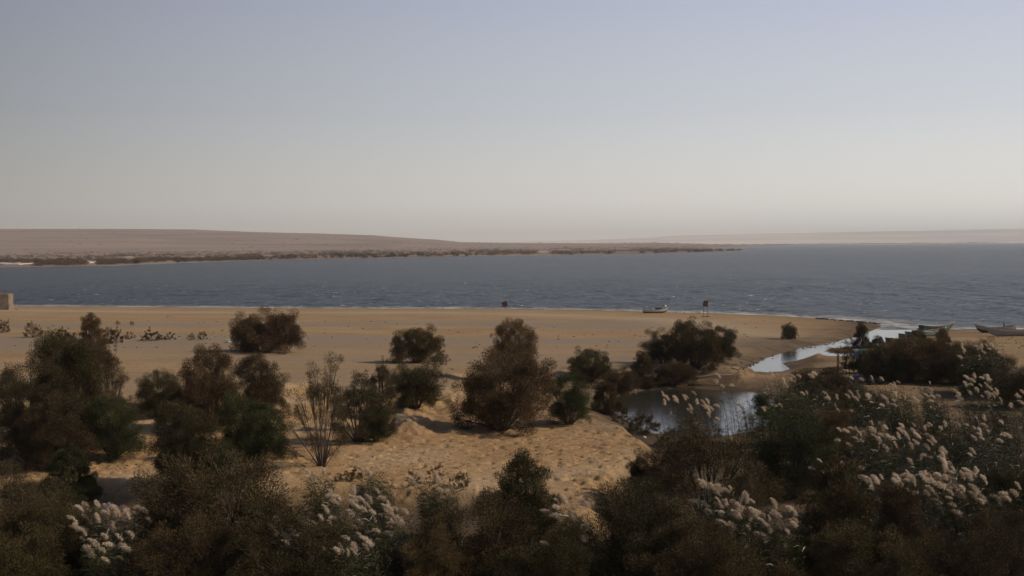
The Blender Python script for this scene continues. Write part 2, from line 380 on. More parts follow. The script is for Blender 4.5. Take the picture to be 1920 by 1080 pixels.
# ------------------------------------------------------------------ setting
def build_ground():
    ang = np.radians(np.concatenate([np.linspace(-42, -21.5, 50, endpoint=False), np.linspace(-21.5, 21.5, 700), np.linspace(21.5, 42, 51)[1:]]))
    r = np.concatenate([np.geomspace(1.5, 44, 60, endpoint=False), np.geomspace(44, 58, 60, endpoint=False), np.geomspace(58, 112, 470, endpoint=False), np.geomspace(112, 150, 90, endpoint=False), np.geomspace(150, 370, 260, endpoint=False),
                        np.geomspace(370, 1000, 25, endpoint=False), np.geomspace(1000, 3200, 170, endpoint=False), np.geomspace(3200, 18500, 200)])
    R, A = np.meshgrid(r, ang, indexing='ij'); X = R * np.sin(A); Y = R * np.cos(A)
    z, dw, dmain, dch, sdh, mm, hm, rr, px = height(X, Y, True)
    nearm = rr < 600
    foot = np.clip(1 - np.abs(mm - 1), 0, 1) * (1 - hm) * nearm * (rr > 50)
    # trampled sand: small pits
    p = vn(X / 0.40, Y / 0.45, 71) * (0.55 + 0.45 * vn(X / 1.6, Y / 1.6, 72)) ; p2 = ss(78, 64, rr) * ss(0, 8, X)
    z = z - foot * ss(118, 75, rr) * (0.11 + 0.16 * p2) * ss(0.42, 0.62, p)
    wet = np.where(nearm, np.exp(-(np.maximum(dmain, 0) / 11.0) ** 2) * 0.42 + np.exp(-(np.maximum(dch - 2.0 * fbm(X / 5, Y / 5, 97, 3), 0) / 6.5) ** 1.5) * 0.95, np.exp(-np.maximum(dmain, 0) / 25) * 0.5)
    soil = np.where(nearm, (1 - mm) * (1 - hm) * ss(8, 16, np.maximum(dch, 0) + (X < 14) * 16) , 0) * np.where((X > 38) & (Y > 135), 0.25, 1.0)
    soil = np.maximum(soil, np.where(nearm, 0.5 * ss(0.15, 0.6, fbm(X / 4, Y / 4, 81, 4)) * ss(6, 0, np.abs(dch - 5)), 0))
    plain = np.where(nearm, hm * ss(12, 40, dmain), 0)
    crust = np.where(nearm, np.exp(-((dmain - 30 - 4 * fbm(X / 60, Y / 60, 91, 2)) / 5.5) ** 2) * hm, 0)
    crust = np.maximum(crust, np.where(nearm, 0.7 * foot * ss(0.0, 0.5, fbm(X / 6, Y / 6, 93, 3)), 0))
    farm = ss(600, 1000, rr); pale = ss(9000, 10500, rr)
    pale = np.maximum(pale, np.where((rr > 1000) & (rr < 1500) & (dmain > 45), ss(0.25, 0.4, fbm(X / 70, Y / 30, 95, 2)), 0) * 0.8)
    V = np.stack([X, Y, z], -1).reshape(-1, 3)
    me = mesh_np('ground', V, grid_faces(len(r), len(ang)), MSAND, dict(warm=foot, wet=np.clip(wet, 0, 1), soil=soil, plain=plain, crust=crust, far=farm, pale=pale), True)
    o = link('ground', me); o['kind'] = 'structure'
build_ground()

def water_sheet(name, xs, ys, mat):
    Y, X = np.meshgrid(ys, xs, indexing='ij')
    if name == 'lake': X = X * np.maximum(Y, 207) / 207.0
    d = -height(X, Y); Z = np.zeros_like(X)
    if name == 'lake':   # wind chop coming from the right
        Z = (0.17 * fbm(X / 2.0, Y / 4.0, 301, 3) + 0.13 * fbm(X / 6.3, Y / 8, 302, 3) + 0.14 * fbm(X / 17 + Y / 60, Y / 19, 303, 3) * ss(240, 420, Y)) * ss(0.0, 0.7, d + 0.05) * ss(705, 380, Y) * ss(212, 230, Y)
        d = d - Z * 0.4
    me = mesh_np(name, np.stack([X, Y, Z], -1).reshape(-1, 3), grid_faces(len(ys), len(xs)), mat, dict(depth=d), True)
    link(name, me)['kind'] = 'structure'
water_sheet('lake', np.linspace(-100, 100, 900), np.concatenate([np.geomspace(209, 700, 520), np.geomspace(705, 13500, 90)]), MLAKE)
water_sheet('creek', np.linspace(18, 76, 60), np.linspace(132, 208.99, 70), MCALM)
water_sheet('pond', np.linspace(4, 26, 30), np.linspace(92, 131.9, 40), MCALM)

# ------------------------------------------------------------------ vegetation generators
def blades(P, D, L, W, rg, bend=0.0):
    """tapered blades: base P, direction D, length L, width W -> verts, tri faces"""
    n = len(P); D = D / np.linalg.norm(D, axis=1, keepdims=True)
    R = rg.normal(size=(n, 3)); S = np.cross(D, R); S /= np.linalg.norm(S, axis=1, keepdims=True)
    mid = P + D * (L * 0.45)[:, None]; tip = P + D * L[:, None]; tip[:, 2] -= bend * L
    V = np.stack([P, mid + S * (W / 2)[:, None], tip, mid - S * (W / 2)[:, None]], 1).reshape(-1, 3)
    return V, (np.arange(n)[:, None] * 4 + np.array([0, 1, 2, 3])[None, :])
def make_bush(seed, shape='round', n=14000, lobes=22, leafL=0.16, leafW=0.017, asp=1.0):
    """limbs fan out from the root to leafy lobes that fill an uneven dome (radius 1, height 1)"""
    rg = np.random.default_rng(seed); rr = random.Random(seed)
    stem = MB(); cs = []; rads = []; wts = []
    off = rr.random() * 6
    lop = rr.uniform(0, 6.28)
    for i in range(lobes):
        az = off + i * 2.39996 + rr.uniform(-.25, .25); u = (i + 0.5) / lobes
        if shape == 'round':
            el = math.asin(min(1, u ** 0.85)); rho = rr.uniform(0.62, 0.92); lr = rr.uniform(0.20, 0.34)
            if i % 4 == 3: rho *= 0.6
            hx_, hz_ = math.cos(el) ** 0.6, math.sin(el) ** 0.72
        elif shape == 'tall':
            el = u * 1.5; rho = rr.uniform(0.7, 0.95); lr = rr.uniform(0.17, 0.27) * (1.15 - 0.4 * u)
            hx_, hz_ = (1 - u) ** 0.62 * 0.86 + .05, 0.12 + u * 0.88
        elif shape == 'sparse':
            el = math.asin(min(1, u ** 0.6)); rho = rr.uniform(0.7, 1.0); lr = rr.uniform(0.13, 0.24)
            hx_, hz_ = math.cos(el) ** 0.9, math.sin(el)
        else:
            el = math.asin(min(1, u ** 0.9)); rho = rr.uniform(0.6, 1.0); lr = rr.uniform(0.12, 0.22)
            hx_, hz_ = math.cos(el), math.sin(el) ** 0.9
        k = 1 + 0.14 * math.sin(az - lop) + 0.08 * math.sin(3 * az + lop)
        if shape == 'tall': c = Vector((math.cos(az) * hx_ * rho * k, math.sin(az) * hx_ * rho, max(0.12, (hz_ - lr * .6) * rr.uniform(.9, 1.03))))
        else: c = Vector((math.cos(az) * hx_ * rho * k, math.sin(az) * hx_ * rho, max(lr * 0.45, hz_ * rho * (1 + .10 * math.cos(az + lop)))))
        c.z *= asp; lr *= asp ** 0.3
        st = Vector((math.cos(az) * 0.07, math.sin(az) * 0.07, -0.06))
        ctrl = st.lerp(c, 0.5) + Vector((0, 0, 0.12 * hx_))
        pts = [st * (1 - t) ** 2 + ctrl * 2 * t * (1 - t) + c * t * t for t in [q / 6 for q in range(7)]]
        fat = 0.026 if i % 3 == 0 else 0.014
        stem.tube(pts, [fat * (1 - 0.85 * q / 6) for q in range(7)], 5)
        # the lobe breaks up into uneven sprigs
        for q in range(7 if shape != 'dry' else 4):
            g = Vector((rr.gauss(0, 1), rr.gauss(0, 1), rr.gauss(0.15, 0.8))).normalized() * lr * rr.uniform(0.35, 1.1)
            cc = c + g
            if cc.z < 0.03: cc.z = 0.03 + rr.random() * .06
            stem.tube([pts[4], pts[5].lerp(cc, .5), cc + g * .35], [0.007, 0.005, 0.002], 3)
            cs.append(cc); rads.append(lr * rr.uniform(0.32, 0.68)); wts.append(rads[-1] ** 2 * rr.uniform(0.6, 1.4))
        # one or two stray shoots that break the outline
        if rr.random() < (0.6 if shape in ('dry', 'sparse') else 0.0):
            g = (c * 1.0).normalized(); e = c + Vector((g.x, g.y, g.z + .5)) * lr * rr.uniform(0.9, 1.5)
            stem.tube([c, e], [.006, .002], 3)
            for q in (0.55, 0.8, 1.0): cs.append(c.lerp(e, q)); rads.append(lr * 0.2); wts.append(lr * lr * 0.09)
    wts = np.array(wts) / sum(wts); idx = rg.choice(len(cs), n, p=wts)
    Cc = np.array([c[:] for c in cs])[idx]; Rr = np.array(rads)[idx]
    g = rg.normal(size=(n, 3)); g /= np.linalg.norm(g, axis=1, keepdims=True); u = rg.random(n) ** 0.45
    P = Cc + g * (Rr * u)[:, None] * np.array([1, 1, 0.85])
    P[:, 2] = np.where(P[:, 2] < 0, -P[:, 2] * 0.5, P[:, 2])
    out = P * np.array([1, 1, 0.5]); out /= np.linalg.norm(out, axis=1, keepdims=True) + 1e-6
    D = g * 0.55 + out * 0.55 + rg.normal(size=(n, 3)) * 0.35 + np.array([0, 0, 0.28])
    L = leafL * rg.uniform(0.4, 1.15, n); W = leafW * rg.uniform(0.6, 1.4, n)
    V, Fc = blades(P, D, L, W, rg, 0.15)
    return mesh_np('foliage', V, Fc, MFOL), stem.mesh('stems', MSTEM, True), float(np.percentile(V[:, 2], 99.7)), float(np.percentile(np.abs(V[:, 0]), 99.0) + np.percentile(np.abs(V[:, 1]), 99.0)) / 2
BUSH = {}; BUSHP = {}
for k, (sh, n, lb, L, W) in {
    'r1': ('round', 62000, 28, .068, .0085), 'r2': ('round', 64000, 32, .066, .0082), 'r3': ('round', 52000, 24, .072, .009), 'r4': ('round', 64000, 36, .066, .0082), 'r5': ('round', 56000, 27, .070, .0088),
    't1': ('tall', 46000, 22, .08, .009), 't2': ('tall', 50000, 27, .075, .009),
    's1': ('sparse', 9000, 17, .11, .008), 's2': ('sparse', 20000, 22, .10, .0085),
    'd1': ('dry', 6500, 16, .13, .012), 'd2': ('dry', 5000, 12, .14, .013), 'd3': ('dry', 8500, 20, .12, .012)}.items():
    BUSHP[k] = (sh, n, lb, L, W)

ASP = (0.8, 1.2, 1.7, 2.4, 3.4)
def bush_mesh(k, ratio):
    a = min(ASP, key=lambda v: abs(math.log(v / max(ratio, .3))))
    if (k, a) not in BUSH:
        sh, n, lb, L, W = BUSHP[k]; BUSH[k, a] = make_bush(sum(map(ord, k)) * 13 + int(a * 10), sh, int(n * (0.75 + 0.35 * a)), int(lb * (0.8 + 0.3 * a)), L, W, a)
    return BUSH[k, a], a
PAL = {'dk': (0.062, 0.052, 0.027), 'br': (0.080, 0.060, 0.030), 'ol': (0.071, 0.061, 0.028), 'gr': (0.052, 0.062, 0.026), 'rd': (0.135, 0.090, 0.052), 'gd': (0.104, 0.080, 0.036)}
def bush(px, base, wpx, top, var, pal, label, name='tamarisk_bush', cat='bush', group='tamarisk bushes on the sand', depth=1.0, at=None):
    p = hit(px, base) if at is None else at
    d = (p - cam.location).dot(fwd)
    W = wpx / F * d; H = (base - top) / F * d
    rs = random.Random(int(px * 7 + base))
    t = thing(name, label, cat, (p.x, p.y, p.z - 0.03), rs.uniform(0, 6.28), group)
    (fo, st, zx, rx), asp = bush_mesh(var, H / (W / 2))
    W *= 1.10
    for nm, me in (('foliage', fo), ('stems', st)):
        o = link(nm, me, t); o.scale = (W / 2 / rx, W / 2 / rx * depth, H * 1.02 / zx)
        j = [rs.uniform(0.85, 1.18) for _ in range(3)]
        c = PAL[pal]; o.color = (c[0] * j[0], c[1] * (j[0] + j[1]) / 2, c[2] * j[0], 1)
    return t

# ------------------------------------------------------------------ bushes: px centre, px base, px width, px top, variant, colour, label
G1 = 'small dry bushes on the open sand'; G2 = 'tamarisk bushes around the sand banks'; G3 = 'foreground tamarisk bushes'; G4 = 'trees and bushes of the grove by the creek'; G5 = 'scrub along the pond'
B = [
 # open plain, left
 (4, 624, 32, 596, 'd3', 'rd', 'small reddish dry bush cut by the left edge, below the concrete block', G1),
 (63, 633, 40, 602, 'd1', 'rd', 'small reddish bush alone on sand, nearest to the concrete block but one', G1),
 (118, 641, 62, 612, 'd3', 'br', 'low wide brown bush just left of the tall spiky reddish bush', G1),
 (172, 690, 62, 590, 't1', 'rd', 'tall spiky reddish bush that rises above the big dark bush mass at left', G1),
 (209, 644, 44, 613, 'd3', 'br', 'low brown bush just right of the tall spiky reddish bush', G1),
 (243, 636, 22, 621, 'd2', 'rd', 'tiny round dry bush between the low brown bush and the two-peaked one', G1),
 (283, 639, 42, 613, 'd1', 'br', 'small dry bush with one sharp peak, middle of the row on the sand', G1),
 (318, 637, 24, 622, 'd2', 'br', 'tiny low bush touching the right side of the sharp-peaked dry bush', G1),
 (359, 638, 15, 623, 'd1', 'rd', 'left one of two tiny dry tufts left of the big round dark bush', G1),
 (381, 637, 18, 621, 'd2', 'rd', 'right one of two tiny dry tufts left of the big round dark bush', G1),
 (221, 609, 9, 600, 'd1', 'rd', 'faint tiny tuft alone nearest the shore, left of another like it', G1),
 (247, 610, 9, 602, 'd2', 'rd', 'faint tiny tuft alone nearest the shore, right of another like it', G1),
 # open plain, centre and right
 (495, 660, 134, 581, 'r1', 'br', 'big round dark brown bush alone on open sand in the left half', G2),
 (782, 680, 88, 614, 'r3', 'br', 'round brown bush on top of the sand shoulder with long shadow to its left', G2),
 (828, 684, 30, 654, 's1', 'br', 'thin twiggy bush touching the right foot of the sand shoulder bush', G2),
 (963, 712, 88, 601, 'r3', 'rd', 'upright reddish bush rising behind the biggest dark bush in the middle', G2),
 (1244, 682, 74, 620, 'r2', 'dk', 'left and lowest crown of the bush trio behind the pond', G2),
 (1306, 690, 92, 601, 'r3', 'br', 'tallest middle crown of the bush trio behind the pond', G2),
 (1350, 676, 66, 609, 'r5', 'dk', 'right crown of the bush trio behind the pond', G2),
 (1480, 636, 30, 606, 'r4', 'dk', 'small round dark bush alone on the sand between boat sign and creek', G2),
 # around the scarp
 (940, 806, 176, 662, 'r2', 'br', 'biggest dark dome-shaped bush in the middle beside the sandy path', G2),
 (1068, 796, 92, 697, 'r5', 'gr', 'dark greenish bush just right of the biggest middle bush', G2),
 (1106, 716, 74, 656, 'r3', 'ol', 'olive bush on the sand ledge left of the pond reeds', G2),
 (780, 765, 100, 681, 'r4', 'ol', 'olive brown bush growing on the right flank of the sand shoulder', G2),
 (715, 800, 60, 682, 's2', 'br', 'upright brown bush between the thin bare bush and the shoulder bush', G2),
 (672, 828, 120, 700, 's2', 'ol', 'wide loose bush with visible stems in front of the eroded sand face', G2),
 (704, 828, 52, 762, 'r4', 'gr', 'small dark green bush at the right foot of the wide loose bush', G2),
 (604, 874, 112, 668, 's1', 'ol', 'tall thin bare-stemmed bush with dark forked trunk on the lower sand', G2),
 (655, 900, 52, 876, 'd3', 'br', 'flat dry brown shrub lying right of the forked trunk', G2),
 (395, 810, 112, 654, 'r3', 'br', 'tall dark bush left of the two standing in the middle of the left half', G2),
 (490, 790, 100, 655, 'r5', 'br', 'tall brown bush right of the two standing in the middle of the left half', G2),
 (478, 862, 134, 735, 'r1', 'gr', 'rounded green bush in front of the tall brown pair', G2),
 (295, 782, 78, 698, 'r4', 'ol', 'small olive bush left of the tall dark bush, above the shaded hollow', G2),
 (348, 800, 66, 715, 'r2', 'ol', 'low olive bush squeezed between small olive bush and tall dark bush', G2),
 (342, 908, 116, 758, 'r3', 'dk', 'dark bush with ragged left side standing at the edge of the sunlit sand', G2),
 (400, 915, 90, 830, 'r4', 'gr', 'low dark green bush under the ragged dark bush', G2),
 (60, 872, 140, 668, 'r5', 'dk', 'dark bush at the left edge, left part of the big mass', G2),
 (130, 858, 150, 628, 'r1', 'ol', 'tallest rounded crown of the big bush mass at left', G2),
 (196, 835, 96, 640, 's2', 'br', 'open brown crown on the right side of the big bush mass at left', G2),
 (212, 862, 110, 745, 'r2', 'gr', 'green lower bush on the right foot of the big left mass', G2),
 (102, 880, 130, 740, 'r3', 'dk', 'very dark lower bush on the front of the big left mass', G2),
 (132, 938, 118, 842, 't1', 'gr', 'bright green feathery bush left of the sunlit sand patch', G2),
 (20, 800, 60, 690, 's2', 'dk', 'loose dark crown hanging over the left edge of the picture', G2),
 # foreground
 (50, 1110, 210, 868, 'r1', 'ol', 'olive foreground bush in the lower left corner', G3),
 (115, 1140, 150, 930, 'r4', 'br', 'brown foreground bush, second from the lower left corner', G3),
 (18, 1190, 220, 985, 'r2', 'br', 'brown bush cut by both the left and bottom edges', G3),
 (430, 1125, 300, 852, 'r2', 'ol', 'broad olive foreground bush left of the big plume clump', G3),
 (540, 1190, 230, 955, 'r5', 'ol', 'olive bush cut by the bottom edge between two plume clumps', G3),
 (355, 1180, 190, 975, 'r3', 'br', 'brown bush at the bottom edge under the broad olive one', G3),
 (982, 1075, 190, 857, 't2', 'ol', 'pointed olive bush with twin peaks in front of the trampled sand', G3),
 (900, 1150, 210, 935, 'r3', 'br', 'brown bush in front and left of the twin-peaked bush', G3),
 (1010, 1180, 200, 985, 'r1', 'ol', 'olive bush at the bottom edge under the twin-peaked bush', G3),
 (815, 1170, 130, 975, 'r5', 'gd', 'golden brown bush at the bottom edge right of the middle plumes', G3),
 (1200, 1140, 230, 905, 'r4', 'dk', 'large dark bush right of the trampled sand', G3),
 (1290, 1180, 210, 960, 'r5', 'br', 'brown foreground bush below the reddish loose bush', G3),
 (1330, 985, 230, 795, 's2', 'br', 'wide reddish loose bush in front of the pond', G3),
 (1235, 960, 130, 845, 's2', 'br', 'thin brown bush on the right rim of the trampled sand', G3),
 (1400, 1120, 110, 880, 's1', 'br', 'see-through bush with two thin dark trunks among the plumes', G3),
 (1450, 1230, 200, 1040, 'r1', 'br', 'brown bush at the bottom edge under the thin dark trunks', G3),
 (1482, 935, 170, 762, 'r5', 'gr', 'dark green bush with plumes around it right of the pond', G3),
 (1560, 900, 90, 770, 'r1', 'gd', 'golden topped bush right of the dark green one', G3),
 (1570, 1130, 190, 862, 't1', 'br', 'tall conical brown foreground bush in the right half', G3),
 (1685, 1150, 150, 915, 't2', 'br', 'conical bush just right of the tallest conical one', G3),
 (1620, 1200, 210, 985, 'r3', 'br', 'low brown bush in front of the two conical ones', G3),
 (1200, 968, 60, 860, 't1', 'dk', 'narrow dark bush with a single spike on the rim of the sand', G3),
 (1790, 1170, 200, 985, 'r4', 'dk', 'dark bush at the bottom edge under the brightest plumes', G3),
 (1890, 1160, 160, 960, 'r2', 'dk', 'dark bush in the lower right corner', G3),
 (1900, 1000, 150, 850, 'r1', 'dk', 'dark bush at the right edge behind the brightest plumes', G3),
 (1780, 890, 140, 815, 'r5', 'dk', 'dark wide bush behind the plume bed at right', G3),
 (1630, 915, 100, 820, 'r3', 'dk', 'dark bush between golden topped bush and the plume bed', G3),
 # pond scrub
 (1205, 725, 60, 660, 't2', 'br', 'tall brown grassy bush at the back bank of the pond', G5),
 (1165, 738, 60, 690, 'r4', 'br', 'brown scrub at the left back corner of the pond', G5),
 (1262, 722, 74, 680, 'r2', 'br', 'low brown scrub along the back bank, right of the tall grassy one', G5),
 (1136, 776, 70, 716, 't1', 'br', 'brown scrub on the left bank of the pond', G5),
 (1205, 812, 70, 772, 'd3', 'br', 'thin dry scrub on the near bank of the pond', G5),
 (1165, 795, 44, 768, 'd1', 'br', 'small dry tuft at the near left corner of the pond', G5),
 (1262, 838, 70, 800, 'd3', 'gd', 'dry golden scrub at the near bank where the plumes begin', G5),
 # grove
 (1615, 700, 40, 607, 't1', 'dk', 'narrow pointed dark tree at the left end of the creek grove', G4),
 (1598, 690, 50, 636, 's2', 'dk', 'loose dark bush under the narrow pointed tree', G4),
 (1645, 690, 60, 632, 't2', 'ol', 'feathery bush right of the narrow pointed tree', G4),
 (1722, 700, 80, 622, 't2', 'dk', 'dark bush top poking up between rusty bush and the moored boats', G4),
 (1822, 706, 90, 638, 'r4', 'br', 'brown bush top nearest to the beached grey boats', G4),
 (1668, 716, 90, 652, 'r2', 'dk', 'dark bush under the right part of the sunshade roof', G4),
 (1785, 690, 90, 648, 'r3', 'ol', 'olive bush rising behind the grove towards the beached grey boats', G4),
 (1690, 712, 110, 634, 'r3', 'rd', 'rusty brown bush behind the sunshade', G4),
 (1745, 716, 130, 630, 'r1', 'br', 'broad dark bush in the middle of the creek grove', G4),
 (1768, 700, 50, 618, 't2', 'br', 'bush with pointed top in front of the green boats', G4),
 (1800, 722, 90, 655, 'r5', 'dk', 'dark bush at the right end of the creek grove', G4),
 (1850, 742, 110, 660, 'r4', 'ol', 'olive bush with plumes leaning over it, right of the grove', G4),
 (1905, 765, 90, 690, 'r2', 'dk', 'dark bush at the right edge below the sand with the grey boats', G4),
 (1540, 752, 110, 690, 'r2', 'dk', 'low dark bush on the creek bank in front of the sitting person', G4),
 (1600, 790, 130, 728, 'r5', 'ol', 'olive bush in front of the blue drum', G4),
 (1470, 790, 120, 738, 'r3', 'gr', 'low green bush at the right end of the pond', G4),
]
for (px, ba, wp, tp, v, pal, lab, g) in B:
    bush(px, ba, wp, tp, v, pal, lab, group=g, depth=0.9)
# dry stalk tufts at the rim of the sand shelf
for i, (px, ba, wp, tp, lab) in enumerate([(775, 912, 26, 878, 'leftmost dry stalk tuft on the rim of the sand shelf'), (815, 905, 30, 866, 'tallest dry stalk tuft on the rim of the sand shelf'), (862, 915, 34, 886, 'dry stalk tuft on the rim of the sand shelf, beside the twin-peaked bush'),
                                       (1195, 806, 20, 778, 'dry stalk tuft at the near edge of the pond')]):
    bush(px, ba, wp, tp, 'd2', 'rd', lab, name='dry_stalk_tuft', cat='plant', group='dry stalk tufts')

# ------------------------------------------------------------------ reeds with plumes
def make_plume(seed):
    rg = np.random.default_rng(seed); n = 430
    L = rg.uniform(0.36, 0.50); dr = rg.uniform(0.12, 0.30); fat = rg.uniform(0.055, 0.095); t = rg.random(n) ** 0.8
    ax = lambda s: np.stack([-dr * s ** 1.6, 0.03 * np.sin(s * 3 + seed), L * (s - 0.30 * s * s)], -1)
    P = ax(t); rad = fat * np.sin(np.pi * np.clip(t * 0.85 + 0.12, 0, 1)) ** 0.7 * (0.7 + 0.6 * vn(t * 6, t * 0, seed))
    D = rg.normal(size=(n, 3)) * 0.42 + np.array([-0.75 * t.mean(), 0, 0.75]); D[:, 0] -= 0.5 * t; D /= np.linalg.norm(D, axis=1, keepdims=True)
    P = P + D * (rad * rg.random(n) * 0.4)[:, None]
    V, Fc = blades(P, D, 0.06 + rad * rg.uniform(0.6, 1.6, n), 0.0085 * rg.uniform(0.6, 1.5, n), rg, 0.2)
    return mesh_np('plume', V, Fc, MPLUME)
PL = [make_plume(100 + i) for i in range(14)]
def reed_clump(px, base, wpx, top, npl, label, seed, dark=False, plume_scale=1.0, lush=1.0):
    rg = np.random.default_rng(seed); p = hit(px, base); d = (p - cam.location).dot(fwd)
    R = wpx / 2 / F * d; H = (base - top) / F * d
    root = thing('reed_clump', label, 'reeds', p, 0, 'clumps of flowering reeds')
    ns = int((34 + 46 * R) * lush); culm = MB(); LP = []; LD = []; LL = []
    tips = []
    for i in range(ns):
        a = rg.random() * 6.283; q = R * math.sqrt(rg.random()); x, y = q * math.cos(a), q * math.sin(a) * 0.8
        h = H * rg.uniform(0.55, 0.97); lean = -rg.uniform(0.06, 0.22) * h; ly = rg.normal() * 0.05 * h
        z0 = gz(p.x + x, p.y + y) - p.z if i % 4 == 0 else 0
        pts = [(x + lean * t * t, y + ly * t, z0 + h * t) for t in (0, .35, .7, 1)]
        culm.tube(pts, [0.009, 0.008, 0.006, 0.003], 3); tips.append((pts[-1], h))
        for k in range(int(22 * lush)):
            t = rg.uniform(0.18, 0.97); LP.append((x + lean * t * t, y + ly * t, z0 + h * t))
            aa = rg.random() * 6.283; LD.append((math.cos(aa) * 0.7 - 0.45, math.sin(aa) * 0.7, rg.uniform(0.15, 0.9))); LL.append(rg.uniform(0.25, 0.55))
    LP = np.array(LP); LD = np.array(LD); LL = np.array(LL)
    V, Fc = blades(LP, LD, LL, np.full(len(LP), 0.028) * rg.uniform(.6, 1.3, len(LP)), rg, 0.3)
    lf = link('leaves', mesh_np('leaves', V, Fc, MREED), root); cu = culm.build('culms', MREED, root)
    c = (0.066, 0.076, 0.030) if not dark else (0.054, 0.058, 0.026)
    lf.color = (*c, 1); cu.color = (0.060, 0.050, 0.022, 1)
    order = sorted(range(ns), key=lambda i: -tips[i][1] + rg.uniform(0, H * 0.75))[:int(npl * 1.55 + .5)]
    for k in order:
        (x, y, z), h = tips[k]
        o = link('plume', PL[int(rg.integers(0, 14))], root, (x, y, z - 0.04))
        s = rg.uniform(0.68, 1.22) * plume_scale; o.scale = (s * rg.uniform(.8, 1.2), s, s * rg.uniform(.75, 1.1)); o.rotation_euler = (rg.normal() * 0.2, rg.normal() * 0.28 - 0.15, rg.normal() * 0.45)
RC = [
 (1292, 868, 80, 722, 8, 'reeds with the highest plumes, standing out against the pond water'),
 (1350, 872, 80, 752, 8, 'reed clump at the right end of the pond water'),
 (1392, 850, 60, 703, 4, 'reed clump whose plumes reach up to the driftwood pole'),
 (1436, 838, 90, 758, 5, 'reeds on the right bank of the pond in front of the low green bush'),
 (1512, 850, 110, 694, 9, 'reeds in front of the creek mouth spit, left of the blue drum'),
 (1470, 800, 50, 704, 2, 'thin pair of plumes beside the creek water'),
 (1560, 860, 90, 738, 5, 'plumes above the golden topped bush'),
 (1628, 800, 60, 708, 2, 'single tall reed in front of the blue drum'),
 (1690, 830, 60, 712, 4, 'reeds before the bare ground under the grove'),
 (1652, 862, 120, 742, 9, 'plume clump below the bare ground, left part of the reed bed'),
 (1725, 862, 100, 735, 8, 'plume clump below the bare ground, middle part of the reed bed'),
 (1755, 830, 40, 716, 2, 'lone fluffy plume over the bare ground'),
 (1790, 870, 110, 735, 8, 'plume clump below the bare ground, right part of the reed bed'),
 (1858, 880, 80, 702, 14, 'tall dense plume clump near the right edge'),
 (1908, 880, 70, 728, 10, 'plume clump at the right edge, level with the pond'),
 (1855, 748, 90, 643, 12, 'thin reeds leaning left over the olive bush by the sand'),
 (1652, 970, 120, 795, 11, 'scattered plumes in the dark right of the golden topped bush'),
 (1735, 1000, 140, 805, 12, 'scattered plumes in the middle of the dark reed bed'),
 (1880, 960, 120, 810, 4, 'dark reed bed with few plumes at right'),
 (1700, 1095, 120, 895, 11, 'plumes right of the tall conical bush'),
 (1775, 1110, 130, 885, 22, 'dense bright plumes, left half of the brightest patch'),
 (1830, 1105, 100, 868, 22, 'dense bright plumes, right half of the brightest patch'),
 (1898, 1110, 70, 900, 6, 'thin upright reeds at the right edge with small plumes'),
 (1860, 935, 120, 782, 7, 'dark reed mass under the tall dense plume clump'),
 (1750, 930, 120, 790, 7, 'dark reed mass in the centre of the reed bed with scattered small plumes'),
 (1590, 1000, 90, 860, 4, 'reeds showing between dark green bush and the tall conical bush'),
 (1810, 990, 120, 850, 5, 'dark reeds directly behind the brightest plume patch'),
 (1370, 1105, 90, 905, 13, 'plumes on the left of the two thin dark trunks'),
 (1425, 1145, 120, 930, 19, 'plumes on the right of the two thin dark trunks'),
 (1485, 1150, 80, 950, 10, 'plumes leaning out left of the conical bush'),
 (1640, 1110, 60, 960, 2, 'reeds between the two conical bushes'),
 (1100, 1150, 60, 940, 10, 'reeds in the gap between twin-peaked bush and large dark bush'),
 (1085, 1160, 80, 1010, 3, 'low reeds at the bottom edge under the trampled sand'),
 (615, 1010, 60, 885, 4, 'few plumes against the shaded bank left of centre'),
 (716, 1000, 60, 878, 2, 'single plume rising above the rim of the sand shelf'),
 (700, 1140, 120, 915, 18, 'big curved plumes in the middle of the central reed patch'),
 (758, 1150, 90, 950, 11, 'plumes on the right side of the central reed patch'),
 (590, 1165, 120, 980, 14, 'plumes between the two olive foreground bushes'),
 (680, 1180, 130, 1010, 8, 'low plumes at the bottom edge below the central reed patch'),
 (830, 1010, 80, 895, 6, 'small plumes beside the dry stalk tufts'),
 (175, 1040, 50, 945, 3, 'single pale plume and its reeds above the brown corner bush'),
 (225, 1150, 90, 945, 15, 'dense pink-white plumes at lower left, left half'),
 (275, 1150, 80, 945, 13, 'dense pink-white plumes at lower left, right half'),
 (225, 1190, 110, 1000, 9, 'low pink-white plumes at lower left by the bottom edge'),
 (322, 1150, 70, 1020, 5, 'plumes showing under the broad olive bush'),
]
for i, (px, ba, wp, tp, n, lab) in enumerate(RC):
    reed_clump(px, ba, wp, tp, n, lab, 500 + i, dark=px > 1550, lush=0.45 if i < 3 or i == 5 else 1.15)

